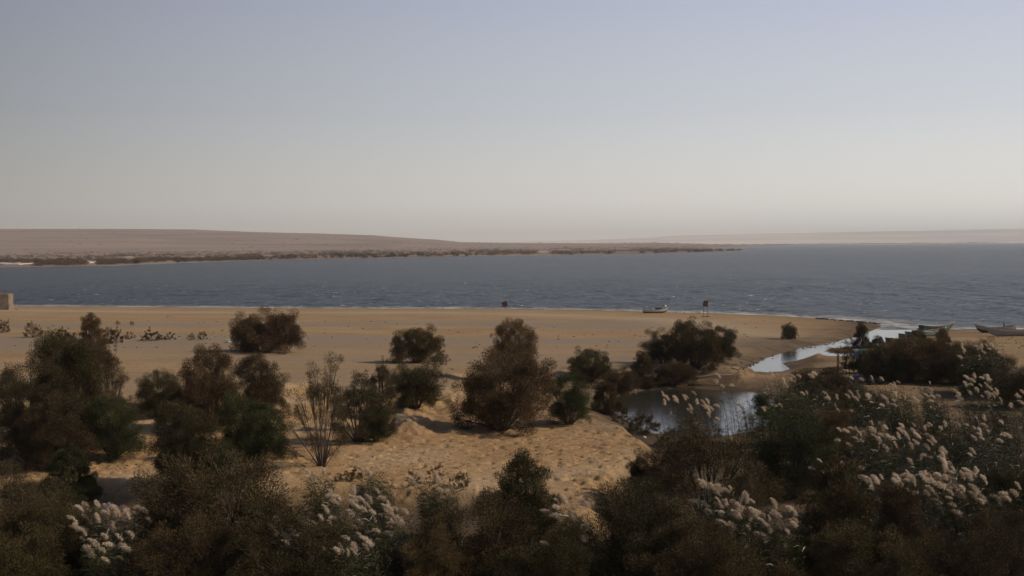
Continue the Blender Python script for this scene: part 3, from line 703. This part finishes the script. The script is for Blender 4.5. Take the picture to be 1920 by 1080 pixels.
# pale salt flats on the far shore
SALT = paint('salt_crust', (0.55, 0.50, 0.46), 0.9, 0.2, (0.40, 0.35, 0.31), 0.02)
FLATS = [(22, 493.0, 38, 1.5), (172, 489.8, 10, 1.5), (243, 481.5, 10, .6), (508, 478.2, 14, .5), (1020, 471.8, 14, .4)]
def by_flat(x, y): return any(abs(x - f[0]) < f[2] * 1.1 and y > f[1] - f[3] - .3 and y < f[1] + 5.5 for f in FLATS)
for (cx, cy, hw, hh) in FLATS:
    V = [(0, 0, 0)]; n = 20; cpt = flat_pt(cx, cy, 1.6)
    for k in range(n):
        a = 2 * math.pi * k / n; q = 1 + .22 * math.sin(3 * a + cx) + .1 * math.sin(7 * a)
        p_ = flat_pt(cx + hw * math.cos(a) * q, cy + hh * math.sin(a) * q, 1.6); V.append((p_[0] - cpt[0], p_[1] - cpt[1], 0))
    me = bpy.data.meshes.new('salt_flat'); zc = max(gz(cpt[0] + v[0], cpt[1] + v[1]) for v in V); V += [(v[0] * 1.04, v[1] * 1.04, -2.2) for v in V[1:]]
    me.from_pydata(V, [], [(0, k + 1, (k + 1) % n + 1) for k in range(n)] + [(k + 1, n + 1 + k, n + 1 + (k + 1) % n, (k + 1) % n + 1) for k in range(n)]); me.materials.append(SALT)
    link('salt_flat', me, None, (cpt[0], cpt[1], zc + .1))['kind'] = 'structure'

# ------------------------------------------------------------------ scrub across the lake
def make_far_bush(seed):
    rg = np.random.default_rng(seed); n = 260
    g = rg.normal(size=(n, 3)); g /= np.linalg.norm(g, axis=1, keepdims=True)
    lob = rg.normal(size=(6, 3)) * [0.5, 0.4, 0.16] + [0, 0, 0.5]
    P = lob[rg.integers(0, 6, n)] + g * rg.random((n, 1)) ** .5 * 0.42 * [1, 1, .8]; P[:, 2] = np.abs(P[:, 2])
    V, Fc = blades(P, g + [0, 0, .4], rg.uniform(.15, .35, n), rg.uniform(.07, .16, n), rg)
    tk = MB(); tk.tube([(0, 0, -0.1), (0.05, 0, 0.5)], [0.06, 0.03], 4)
    return mesh_np('crown', V, Fc, MFARF), tk.mesh('trunk', MSTEM), (V, Fc)
MFARF = foliage_material('far_scrub_foliage', 0.2, (0.6, 1.0), 0.02)
FB = [make_far_bush(900 + i) for i in range(5)]
rs = random.Random(5)
shore_px = [(40, 497.5, 1), (70, 494, 0)]
x = -30.0
while x < 1410:
    y0 = np.interp(x, [p[0] for p in FAR], [p[1] for p in FAR])
    # darkest belts of trees behind the beach, as in the photograph
    dens = 1.0 if (60 < x < 165 or 235 < x < 430 or 480 < x < 560 or 610 < x < 700 or 705 < x < 800 or x > 830) else 0.35
    if rs.random() < dens:
        shore_px.append((x, y0 - rs.uniform(1.6, 3.6) * (1.0 if x < 900 else 0.6), 1))
    x += rs.uniform(3.0, 8.0)
nfar = 0
for (x, y, _) in shore_px:
    if by_flat(x, y) and rs.random() < .85: continue
    dd = ray(x, y); t = (CH - 1.4) / -dd.z; X, Y = dd.x * t, dd.y * t
    if -sdist(np.array([X]), np.array([Y]), MAIN)[0] < 6: continue
    nfar += 1
    t_ = thing('shore_tree', 'dark bushy tree standing behind the beach across the lake', 'tree', (X, Y, gz(X, Y) - 0.1), rs.uniform(0, 6.28), 'dark trees along the far shore')
    k = rs.randrange(5); s = rs.uniform(2.6, 5.2) * (1.0 if Y < 2000 else 1.25); h = rs.uniform(2.6, 4.8)
    for nm, me in (('crown', FB[k][0]), ('trunk', FB[k][1])):
        o = link(nm, me, t_); o.scale = (s, s, h); o.color = (0.050, 0.042, 0.026, 1)
# the thinner scrub behind reads as one mass
def far_scrub():
    rg = np.random.default_rng(77); VV = []; FF = []; b = 0
    pxs = rg.uniform(-60, 1440, 9000); tt = rg.random(9000) ** 0.75
    ysh = np.interp(pxs, [p[0] for p in FAR], [p[1] for p in FAR]); hz = horizon(pxs)
    yy = hz + 4.0 + (ysh - 3.2 - hz - 4.0) * tt
    yy = np.where(pxs > 1000, hz + 1.8 + (ysh - 1.0 - hz - 1.8) * tt, yy)
    clear = ~np.array([by_flat(a_, b_) for a_, b_ in zip(pxs, yy)])
    D = (CH - 2.5) * F / np.maximum(yy - hz, 1.0); X = (pxs - 960) / F * D; Y = D
    # spread by world noise so that belts and clearings form
    keep = (fbm(X / 70, Y / 150, 7, 3) > 0.02) & (D < 9000) & (rg.random(9000) < 0.8) & clear
    X, Y, D = X[keep], Y[keep], D[keep]
    z, dw, dm, *_ = height(X, Y, True)
    ok = dm > 12
    for X_, Y_, z_, D_ in zip(X[ok], Y[ok], z[ok], D[ok]):
        V, Fc = FB[int(rg.integers(0, 5))][2]; m = 100 if D_ > 1600 else 200
        sel = V[: m * 4] * np.array([1, 1, 1]) * [1, 1, 1]
        s = rg.uniform(1.6, 3.4) * (1 + D_ / 4000); h = rg.uniform(1.4, 3.0) * (1 + D_ / 9000)
        VV.append(sel * [s, s, h] + [X_, Y_, z_]); FF.append(Fc[:m] + b); b += m * 4
    # far waterline belt along the opposite shore
    for px in np.arange(1340, 2000, 2.2):
        hz = horizon(px); y = np.interp(px, [1430, 1500, 1920, 2600], [461, 459.6, 455.7, 450]) - 0.35
        D_ = (CH - 0.5) * F / (y - hz); V, Fc = FB[int(rg.integers(0, 5))][2]
        VV.append(V * [22, 22, rg.uniform(3, 8)] + [(px - 960) / F * D_, D_ + 60, 1.0]); FF.append(Fc + b); b += len(V)
    me = mesh_np('far_scrub', np.concatenate(VV), np.concatenate(FF), MFARF)
    o = link('far_scrub', me); o.color = (0.115, 0.088, 0.062, 1); tag(o, 'hazy belt of low brown scrub on the land across the lake', 'scrub', kind='stuff')
far_scrub()

# ------------------------------------------------------------------ boats
WB = paint('pale_blue_paint', (0.34, 0.43, 0.47), 0.5, 0.3, (0.24, 0.28, 0.28)); RB = paint('red_bottom_paint', (0.16, 0.055, 0.035), 0.6)
DG = paint('dark_green_paint', (0.022, 0.062, 0.048), 0.5, 0.3); GN = paint('green_paint', (0.042, 0.082, 0.045), 0.5); LB = paint('grey_blue_paint', (0.12, 0.15, 0.155), 0.5)
OR = paint('orange_brown_paint', (0.13, 0.070, 0.030), 0.6); GW = paint('grey_white_paint', (0.27, 0.245, 0.235), 0.6); WD = paint('weathered_wood', (0.17, 0.12, 0.08), 0.85); WH = paint('white_trim', (0.36, 0.33, 0.29), 0.5)
NETM = paint('dark_net', (0.022, 0.024, 0.022), 0.95); CREAM = paint('cream_cloth', (0.62, 0.56, 0.44), 0.9, 0.1); RUST = paint('rusty_steel', (0.13, 0.07, 0.045), 0.85, 0.5, (0.07, 0.045, 0.035))
def hull_pts(L, W, D, lo, hi, nst=17, off=0.0):
    """rows of points round the hull skin between height fractions lo..hi"""
    rows = []
    for i in range(nst):
        s = i / (nst - 1); x = (s - 0.5) * L
        bw = W / 2 * (math.sin(math.pi * (0.16 + 0.84 * s) ** 0.85) ** 0.7 if s < 1 else 0) if s < 0.999 else 0.015
        bw = max(bw, 0.015); sheer = D * (1 + 0.35 * (2 * s - 1) ** 2 + (0.35 * max(0, 2 * s - 1) ** 3)); keel = D * 0.5 * max(0, (s - 0.8) / 0.2) ** 2
        row = []
        for k in range(7):
            q = lo + (hi - lo) * k / 6; zz = keel + (sheer - keel) * q
            b = bw * (0.42 + 0.58 * math.sin(q * math.pi / 2)) if q > 0 else bw * 0.36
            row.append((x + 0.10 * L * q * (s ** 6), max(b - off, 0.008), zz))
        rows.append(row)
    return rows
def boat(label, loc, rz, L=5.0, W=1.6, D=0.62, upper=None, lower=None, inside=None, seats=3, trim=None, group=None, roll=0.0, name='rowing_boat', poles=0):
    t = thing(name, label, 'boat', loc, rz, group); t.rotation_euler = (roll, 0, rz)
    def skin(nm, lo, hi, mat, off=0.0, bottom=False, tr=False):
        R = hull_pts(L, W, D, lo, hi, off=off); mb = MB()
        for side in (1, -1):
            V = [(x, side * b, z) for row in R for (x, b, z) in row]
            mb.add(V, [(i * 7 + k, i * 7 + k + 1, (i + 1) * 7 + k + 1, (i + 1) * 7 + k) for i in range(16) for k in range(6)])
        if bottom:
            V = [p for row in R for p in ((row[0][0], row[0][1], row[0][2]), (row[0][0], -row[0][1], row[0][2]))]
            mb.add(V, [(2 * i, 2 * i + 1, 2 * i + 3, 2 * i + 2) for i in range(16)])
        if tr:
            V = [(x, b, z) for (x, b, z) in R[0]] + [(x, -b, z) for (x, b, z) in R[0]]
            mb.add(V, [(k, k + 1, 7 + k + 1, 7 + k) for k in range(6)])
        return mb.build(nm, mat, t, True)
    skin('bottom', 0.0, 0.42, lower, 0, True, True); skin('topsides', 0.42, 1.0, upper, 0, False, True)
    skin('lining', 0.10, 0.985, inside, 0.05, True, False)
    R = hull_pts(L, W, D, 0, 1); g = MB()
    for side in (1, -1): g.tube([(r[6][0], side * r[6][1], r[6][2] + 0.01) for r in R], 0.035, 5)
    g.build('gunwale', trim or WD, t)
    for k in range(seats):
        s = 0.2 + 0.6 * k / max(seats - 1, 1); i = int(s * 16); m = MB(); m.box((R[i][0][0], 0, D * 0.72), (0.24, R[i][4][1] * 2 - 0.06, 0.045)); m.build('seat', WD, t)
    m = MB(); m.tube([(R[16][0][0] + 0.02, 0, R[16][0][2]), (R[16][6][0] + 0.05, 0, R[16][6][2] + 0.14)], [0.05, 0.04], 5); m.build('stem_post', trim or WD, t)
    for k in range(poles):
        m = MB(); s = rs.uniform(-.25, .25); m.tube([(-L * .46, s, D * 1.02), (L * .34, s + rs.uniform(-.2, .2), D * 1.10)], 0.03, 5); m.box((-L * .47, s, D * 1.02), (0.5, 0.13, 0.02)); m.build('oar', WD, t)
    return t, R
def at(px, py): return hit(px, py)
# beached pale boat beside the sign
p = at(1228, 587); bl, R_ = boat('pale blue rowing boat with red bottom at the waterline left of the two-legged sign', (p.x, p.y, max(p.z, 0) - 0.02), math.radians(8), 4.4, 1.5, 0.62, WB, RB, LB, 3, WH)
m = MB(); m.blob((0, 0, 0.12), (0.62, 0.42, 0.22), 3, 0.25); o = m.build('fishing_net', NETM, None, True); o.location = (p.x + 0.75, p.y + 0.1, p.z + 0.62); tag(o, 'heap of dark fishing net in the beached pale blue boat', 'net')
m = MB(); m.blob((0, 0, 0.1), (0.34, 0.26, 0.14), 4, 0.25); o = m.build('cloth_bundle', paint('pink_cloth', (0.42, 0.22, 0.18), 0.9, 0.3), None, True); o.location = (p.x - 0.45, p.y, p.z + 0.56); tag(o, 'small pinkish bundle in the middle of the beached pale blue boat', 'bundle')
# (the boat leans its bow towards the lake)
mast = MB(); mast.blob((1.95, 0, 1.22), (0.25, 0.22, 0.26), 6, 0.08); mast.build('bow_bundle', CREAM, bl, True)
mast = MB(); mast.tube([(1.95, 0, 0.8), (1.95, 0, 1.15)], 0.05, 5); mast.tube([(1.95, 0, 1.1), (2.75, 0.0, 0.98)], 0.04, 5); mast.build('bow_rail', WD, bl)
# row of boats in the creek mouth
GB = 'boats moored side by side in the creek mouth'
row = [(1756, 621, DG, DG, 6.4, 'dark green boat with the highest bow, farthest of the moored row', 30), (1752, 626, GN, DG, 5.2, 'green boat second farthest in the moored row, bow against the sand', 30), (1742, 629.5, GN, GN, 5.0, 'green boat with pale ribs, third farthest in the moored row', 28),
       (1729, 632.5, LB, DG, 4.8, 'grey-blue boat in the middle of the moored row', 26), (1716, 636, LB, LB, 4.6, 'pale grey boat just behind the orange-brown one in the moored row', 25), (1694, 645, OR, OR, 4.6, 'orange-brown boat nearest to the grove, first of the moored row', 24)]
boats_xy = []
for i, (bx, by, c1, c2, L, lab, rz) in enumerate(row):
    q = at(bx, by); boat(lab, (q.x, q.y, max(q.z, 0.0) - 0.10), math.radians(rz), L, 1.5, 0.66, c1, c2, LB if i % 2 else GN, 3, WH if i % 2 == 0 else WD, GB, poles=3)
    boats_xy.append(q)
for (bx, by, L, lab, rz) in [(1868, 623.5, 5.0, 'smaller grey boat with dark side, left of the two beached at the right edge', 184), (1905, 630, 6.6, 'long grey-white boat beached at the right edge on the sand', 181)]:
    q = at(bx, by); boat(lab, (q.x, q.y, max(q.z, 0.0) - 0.05), math.radians(rz), L, 1.6, 0.70, GW, GW if L > 6 else NETM, WD, 4, GW, 'grey boats beached on the right sand', poles=1)

# ------------------------------------------------------------------ signs and block
def sign(label, px, base, H, wd, ht, legs, tilt, base_beam, name='sign_board', mat=None):
    q = at(px, base); t = thing(name, label, 'sign', q, math.radians(-8))
    m = MB(); m.box((0, -0.04, H - ht / 2), (wd, 0.05, ht), Matrix.Rotation(tilt, 3, 'Y')); m.build('board', mat or RUST, t)
    fr = MB()
    rot = Matrix.Rotation(tilt, 3, 'Y')
    for dx, dz, sx, sz in ((0, ht / 2, wd + 0.06, 0.06), (0, -ht / 2, wd + 0.06, 0.06), (wd / 2, 0, 0.06, ht - 0.06), (-wd / 2, 0, 0.06, ht - 0.06)):
        c = rot @ Vector((dx, 0, dz)); fr.box((c.x, -0.045, H - ht / 2 + c.z), (sx, 0.075, sz), rot)
    fr.build('frame', WD, t)
    for lx in legs:
        m = MB(); m.tube([(lx, 0.03, -0.15), (lx, 0.03, H - ht * 0.3)], 0.045, 6); m.build('leg', WD, t)
    if base_beam:
        for lx in legs: m = MB(); m.box((lx, 0, 0.05), (0.75, 0.35, 0.12)); m.build('foot', RUST, t)
    return t
sign('square brown board standing on two thin legs on the sand near the waterline', 1323, 594, 2.75, 0.82, 0.98, (-0.33, 0.33), math.radians(7), True)
sign('tilted square brown board on a single short post at the waterline', 946.5, 580.5, 1.6, 1.0, 1.0, (0.05,), math.radians(-9), False)
q = at(8, 581); CONC = paint('rough_concrete', (0.25, 0.185, 0.130), 0.95, 0.5, (0.15, 0.105, 0.070), 0.9)
t = thing('concrete_block', 'square beige concrete block with a rusty rod on top, at the left edge', 'concrete block', q - Vector((1.2, 0, 0)), math.radians(0))
m = MB(); m.box((-0.35, 1.4, 1.55), (5.0, 2.8, 3.5)); o = m.build('block', CONC, t)
bv = o.modifiers.new('bevel', 'BEVEL'); bv.width = 0.05; bv.segments = 2
m = MB(); m.box((-2.9, 1.3, 1.4), (0.09, 2.2, 3.0)); m.build('left_face_shade', NETM, t)  # thin dark sheet standing in for the shade on the block's left face
m = MB(); m.tube([(1.1, 0.5, 3.2), (1.35, 0.5, 3.85), (1.5, 0.5, 4.15)], 0.09, 6); m.build('rod', RUST, t)

# ------------------------------------------------------------------ people
SKIN = paint('skin', (0.22, 0.12, 0.075), 0.6, 0.1); HAIR = paint('black_hair', (0.012, 0.010, 0.009), 0.7, 0.1)
def person(label, loc, rz, cloth, pose='sit', cap=HAIR, scale=1.0):
    """one skinned body; joints in metres, facing +X"""
    J = {'pel': (0, 0, .46), 'sp': (.03, 0, .70), 'ch': (.07, 0, .92), 'nk': (.10, 0, 1.08), 'hd': (.14, 0, 1.17), 'tp': (.15, 0, 1.30)}
    if pose == 'sit':
        leg = lambda s: [(.02, .10 * s, .45), (.43, .13 * s, .50), (.40, .13 * s, .09), (.56, .14 * s, .04)]
        arm = lambda s: [(.07, .19 * s, 1.0), (.14, .24 * s, .74), (.36, .16 * s, .62), (.43, .14 * s, .60)]
    else:
        J = {'pel': (0, 0, .90), 'sp': (.03, 0, 1.10), 'ch': (.06, 0, 1.32), 'nk': (.08, 0, 1.50), 'hd': (.11, 0, 1.60), 'tp': (.12, 0, 1.73)}
        leg = lambda s: [(0, .10 * s, .88), (.04, .12 * s, .48), (-.02, .13 * s, .08), (.14, .14 * s, .03)]
        arm = lambda s: [(.06, .19 * s, 1.42), (.05, .25 * s, 1.14), (.22, .22 * s, .95), (.28, .20 * s, .90)]
    V = [J[k] for k in ('pel', 'sp', 'ch', 'nk', 'hd', 'tp')]; R = [.16, .145, .165, .058, .095, .075]; E = [(0, 1), (1, 2), (2, 3), (3, 4), (4, 5)]
    for s in (1, -1):
        b = len(V); V += leg(s); R += [.095, .065, .042, .034]; E += [(0, b), (b, b + 1), (b + 1, b + 2), (b + 2, b + 3)]
        b = len(V); V += arm(s); R += [.058, .045, .030, .032]; E += [(2, b), (b, b + 1), (b + 1, b + 2), (b + 2, b + 3)]
        h = V[-1]
        for f in range(4):
            b2 = len(V); V += [(h[0] + .045, h[1] + (f - 1.5) * .021, h[2] - .01), (h[0] + .085 + .004 * f, h[1] + (f - 1.5) * .024, h[2] - .035)]; R += [.010, .008]; E += [(b + 3, b2), (b2, b2 + 1)]
        b2 = len(V); V += [(h[0] + .03, h[1] - .05 * s, h[2] + .005)]; R += [.011]; E += [(b + 3, b2)]
    me = bpy.data.meshes.new('body'); me.from_pydata(V, E, []); me.update(); me.materials.append(cloth)
    o = bpy.data.objects.new('person', me); C.objects.link(o); sk = o.modifiers.new('skin', 'SKIN'); sk.use_smooth_shade = True
    for i, r_ in enumerate(R): me.skin_vertices[0].data[i].radius = (r_, r_)
    me.skin_vertices[0].data[0].use_root = True
    sb = o.modifiers.new('sub', 'SUBSURF'); sb.levels = 1; sb.render_levels = 2
    o.location = loc; o.rotation_euler = (0, 0, rz); o.scale = (scale,) * 3; tag(o, label, 'person')
    hx, _, hz_ = V[4]
    f = MB(); f.blob((hx + .025, 0, hz_ + .045), (.085, .080, .115), 2, 0.0, 14, 10); f.blob((hx + .115, 0, hz_ + .03), (.022, .016, .024), 2, 0, 6, 4)
    f.blob((hx + .02, .083, hz_ + .035), (.022, .012, .032), 2, 0, 6, 4); f.blob((hx + .02, -.083, hz_ + .035), (.022, .012, .032), 2, 0, 6, 4); f.build('face', SKIN, o, True)
    f = MB(); f.blob((hx - .015, 0, hz_ + .10), (.105, .098, .085), 5, 0.06, 14, 10); f.build('hair', cap, o, True)
    return o
DARK = paint('dark_clothes', (0.020, 0.022, 0.030), 0.9); BLUEC = paint('blue_grey_clothes', (0.075, 0.085, 0.11), 0.9); WHC = paint('white_cloth', (0.5, 0.48, 0.45), 0.9, 0.2)
q = at(1584, 700); person('person in dark clothes sitting at the left post of the sunshade, facing right', (q.x, q.y, q.z), math.radians(-15), DARK, 'sit')
pp = Vector((q.x, q.y, q.z))
st = MB(); st.box((0, 0, .20), (.42, .38, .05)); 
t = thing('stool', 'low wooden stool under the person in dark clothes', 'stool', (q.x - .02, q.y, q.z)); st.build('seat', WD, t)
for a in (-1, 1):
    for b in (-1, 1): m = MB(); m.tube([(a * .17, b * .15, -.02), (a * .15, b * .13, .19)], .02, 5); m.build('leg', WD, t)
b6 = boats_xy[5]; person('person in dark clothes sitting on the stern of the orange-brown boat', (b6.x - 1.1, b6.y - 0.35, 0.05), math.radians(20), DARK, 'sit', scale=.95)
b5 = boats_xy[4]; person('person crouched low in the pale grey boat of the moored row', (b5.x - 1.2, b5.y - .4, -0.12), math.radians(60), DARK, 'sit', scale=.85)
q = at(1886, 624); person('small dark seated figure beyond the long grey-white boat', (q.x, q.y + .4, q.z + .0), math.radians(160), DARK, 'sit', scale=.95)

# ------------------------------------------------------------------ sunshade and the things stored in the grove
q = at(1600, 703); sh = thing('sunshade', 'rough sunshade of poles and dry brush at the left end of the grove', 'shelter', q, math.radians(-6))
for (x_, y_) in ((-1.35, 0), (1.6, 0), (5.0, 0), (-1.2, 2.2), (4.8, 2.2)):
    m = MB(); m.tube([(x_, y_, -.15), (x_ + .04, y_, 1.1), (x_, y_, 2.0)], [.055, .05, .04], 6); m.build('post', WD, sh)
m = MB(); m.tube([(0.2, 0.1, -.1), (0.75, .1, 1.1), (1.25, .1, 1.9)], .04, 5); m.build('brace', WD, sh)
m = MB()
for y_ in (0, 2.2): m.tube([(-2.1, y_, 2.04), (2, y_, 2.0), (5.8, y_, 2.08)], .05, 6)
m.build('beam', WD, sh)
rg = np.random.default_rng(3); n = 2600; P = np.stack([rg.uniform(-1.9, 5.6, n), rg.uniform(-.4, 2.6, n), rg.uniform(2.05, 2.30, n)], -1)
V, Fc = blades(P, np.stack([rg.normal(size=n), rg.normal(size=n) * .5, rg.normal(size=n) * .12 - .05], -1), rg.uniform(.4, 1.0, n), rg.uniform(.02, .05, n), rg)
o = link('brush_roof', mesh_np('brush_roof', V, Fc, MFOL), sh); o.color = (0.16, 0.10, 0.055, 1)
q2 = at(1610, 700); TEAL = paint('teal_cloth', (0.022, 0.075, 0.070), 0.9, 0.2); PALEB = paint('pale_blue_cloth', (0.13, 0.18, 0.19), 0.9, 0.2)
def cloth(label, loc, wd, dp, mat, seed, name='cloth'):
    """piece of cloth hung over the edge of the sunshade roof"""
    rg = random.Random(seed); V = []; nx = 10; prof = [(.45, .02), (.2, .06), (.0, .05), (-.05, -.08), (-.07, -.3 * dp), (-.05, -.65 * dp), (-.09, -dp)]
    for i in range(nx):
        for (y_, z_) in prof: V.append(((i / (nx - 1) - .5) * wd * (1 - .15 * (z_ < -.2)), y_ + .05 * math.sin(i * 1.9) * (z_ < -.1), z_ + rg.uniform(-.03, .03)))
    n = len(prof); m = MB(); m.add(V, [(i * n + k, i * n + k + 1, (i + 1) * n + k + 1, (i + 1) * n + k) for i in range(nx - 1) for k in range(n - 1)])
    o = m.build(name, mat, None, True, loc); so = o.modifiers.new('thick', 'SOLIDIFY'); so.thickness = .012; tag(o, label, 'cloth'); return o
zr = q.z + 2.32
cloth('dark teal cloth hung over the sunshade edge, right of the pale one', (q.x + 0.72, q.y - .52, zr), .78, .42, TEAL, 1)
cloth('pale blue cloth hung over the sunshade edge, hanging lowest', (q.x + 0.12, q.y - .52, zr), .50, .85, PALEB, 2)
BLUE = paint('blue_plastic', (0.030, 0.055, 0.22), 0.4, 0.15); GREYP = paint('grey_plastic', (0.10, 0.105, 0.12), 0.5, 0.2)
q = at(1611, 718)
def drum(label, loc, rz, mat, capm, L=.85, r=.33):
    t = thing('plastic_drum', label, 'drum', loc, rz)
    m = MB(); m.tube([(-L / 2, 0, r), (-L / 2 + .04, 0, r), (-.16, 0, r), (-.14, 0, r), (.14, 0, r), (.16, 0, r), (L / 2 - .04, 0, r), (L / 2, 0, r)], [r * .86, r, r, r * 1.05, r * 1.05, r, r, r * .86], 20); m.build('barrel', mat, t, True)
    m = MB(); m.tube([(L / 2, 0, r), (L / 2 + .05, 0, r)], [r * .9, r * .88], 20); m.build('lid', capm, t, True)
drum('blue plastic drum with grey lid lying before the sunshade', (q.x - .15, q.y, q.z), math.radians(-35), BLUE, GREYP)
for (px, py, r_, mat, lab) in [(1603, 703, .15, NETM, 'left of two small black bundles on the ground behind the blue drum'), (1611, 702, .15, NETM, 'right of two small black bundles on the ground behind the blue drum'), (1641, 708, .22, WHC, 'whitish sack in the shade right of the blue drum'), (1654, 701, .24, WHC, 'second whitish sack deeper in the grove shade'),
                               (1697, 698, .18, WHC, 'pale sack in the shade below the middle of the grove'), (1632, 716, .32, DARK, 'black bag touching the right side of the blue drum'), (1650, 715, .34, DARK, 'dark bag lying right of the black bag')]:
    q = at(px, py + 6); m = MB(); m.blob((0, 0, r_ * .75), (r_ * 1.15, r_, r_ * .85), int(px), .14)
    m.blob((r_ * .15, 0, r_ * 1.6), (r_ * .25, r_ * .2, r_ * .22), int(px) + 1, .2, 8, 5)
    o = m.build('sack' if mat is WHC else 'bag', mat, None, True, q); tag(o, lab, 'sack' if mat is WHC else 'bag')

# ------------------------------------------------------------------ driftwood, litter, stones
def log_(label, a, b, r, name='driftwood_pole', mat=None, bend=.15):
    A = at(*a); Bq = at(*b); M_ = (A + Bq) / 2 + Vector((0, bend, .05)); m = MB()
    m.tube([A - A, (A.lerp(M_, .5) - A) + Vector((0, .05, .08)), M_ - A + Vector((0, 0, .1)), Bq - A + Vector((0, 0, .06))], [r, r * .9, r * .75, r * .4], 7)
    m.tube([M_ - A + Vector((0, 0, .1)), M_ - A + Vector((.25, .3, .3))], [r * .4, r * .15], 5)
    o = m.build(name, mat or paint('bleached_wood', (0.36, 0.29, 0.22), 0.9, .3), None, True, A + Vector((0, 0, r * .6))); tag(o, label, 'driftwood')
log_('long pale driftwood pole on the sand spit behind the pond', (1305, 711), (1375, 704.5), .07)
log_('dark waterlogged pole lying along the back edge of the pond', (1290, 723), (1395, 731), .07, mat=WD)
log_('short dark stick on the open sand above the two tiny tufts', (312, 594.5), (326, 594), .06, mat=WD)
log_('dark stick on the sand between the shoulder bush and the upright reddish bush', (886, 653.5), (897, 654), .06, mat=WD)
LITM = paint('white_plastic', (0.62, 0.60, 0.57), 0.5, .1)
def scrap(label, px, py, s, upright=False, mat=None):
    q = at(px, py); m = MB(); rr = random.Random(int(px * 3 + py))
    m.blob((0, 0, s * (.9 if upright else .4)), (s * .55, s * .5, s * (1.0 if upright else .5)), int(px), .35, 9, 6)
    m.blob((s * .5, .1 * s, s * .25), (s * .45, s * .35, s * .28), int(px) + 5, .4, 8, 5)
    o = m.build('litter_bag', mat or LITM, None, False, q); tag(o, label, 'litter')
for a in [('upright white plastic bag on the left bank of the pond', 1114, 761, .17, True), ('small white scrap by the back left corner of the pond', 1160, 724, .12), ('white scrap at the left waterline of the pond', 1181, 738, .13), ('pair-like white scrap just right of the waterline scrap', 1192, 733, .11),
          ('yellowish scrap low on the left pond bank', 1142, 768, .11), ('white scrap by the scrub left of the pond water', 1142, 756, .13), ('pale green bag at the left foot of the big round bush', 427, 643, .45), ('white scrap on the sand near the olive brown shoulder bush', 808, 768, .12),
          ('tiny white scrap left on the lower sand in front of the shoulder', 791, 789, .08), ('white scrap on the trampled sand, upper of two', 738, 841, .09), ('white scrap on the trampled sand, lower of two', 734, 863, .09), ('white scrap in the trio of bushes gap', 1321, 613, .3),
          ('white scrap near the waterline right of the boat', 1268, 621, .2), ('dark lump on the sand right of the concrete block', 30, 581, .25), ('pale stones and litter heap on the near pond bank', 1208, 822, .16)]:
    scrap(a[0], a[1], a[2], a[3], len(a) > 4, paint('green_plastic', (0.38, 0.45, 0.30), .6, .1) if 'green' in a[0] else (WD if 'dark' in a[0] else None))
STONE = paint('dark_stone', (0.10, 0.075, 0.055), 0.9, .3); BLK = paint('black_weed', (0.020, 0.017, 0.015), 0.9, .3)
def scatter(name, label, cat, regions, mat, seed):
    rr = random.Random(seed); m = MB()
    for (x0, y0, x1, y1, dy, n, s0, s1) in regions:
        for _ in range(n):
            f = rr.random(); q = at(x0 + (x1 - x0) * f, y0 + (y1 - y0) * f + rr.uniform(-dy, dy)); s = rr.uniform(s0, s1)
            m.blob((q.x, q.y, max(q.z, -0.05) + s * .25), (s * rr.uniform(.8, 1.8), s, s * .55), rr.randrange(9999), .3, 6, 4)
    o = m.build(name, mat); tag(o, label, cat, kind='stuff')
scatter('pebbles', 'pebbles and lumps scattered on creek banks and lower sand', 'pebbles', [(1370, 690, 1600, 636, 6, 90, .05, .16), (1180, 690, 1400, 690, 10, 60, .04, .12), (640, 870, 1200, 840, 40, 70, .02, .055), (1060, 730, 1150, 740, 14, 30, .03, .1), (560, 720, 860, 720, 30, 50, .03, .09), (1820, 645, 1920, 640, 14, 40, .05, .12), (1690, 725, 1900, 735, 12, 50, .03, .10), (190, 875, 290, 870, 14, 20, .02, .06), (20, 625, 900, 628, 26, 110, .04, .13), (900, 640, 1450, 620, 22, 60, .04, .12), (620, 900, 1100, 880, 45, 90, .015, .045)], STONE, 1)
scatter('shore_weed', 'line of black weed and wet stones along the waterline before the creek mouth', 'weed', [(1530, 597.5, 1655, 608, 0.8, 60, .08, .26), (1250, 585, 1345, 586, 1.0, 16, .06, .14)], BLK, 2)

# ------------------------------------------------------------------ hazy air
hz = bpy.data.meshes.new('haze'); mb = MB(); mb.box((0, 10000, 98), (30000, 21000, 206)); hz.from_pydata(mb.v, [], mb.f)
mh = bpy.data.materials.new('haze'); mh.use_nodes = True; nt = mh.node_tree; nt.nodes.clear(); ho = nt.nodes.new('ShaderNodeOutputMaterial'); pv = nt.nodes.new('ShaderNodeVolumePrincipled')
pv.inputs['Color'].default_value = (0.91, 0.91, 0.90, 1); pv.inputs['Density'].default_value = 0.00008; pv.inputs['Anisotropy'].default_value = 0.3
nt.links.new(pv.outputs[0], ho.inputs['Volume']); hz.materials.append(mh)
o = link('haze', hz); o['kind'] = 'stuff'; o['label'] = 'pale dusty haze over the lake and the far hills'
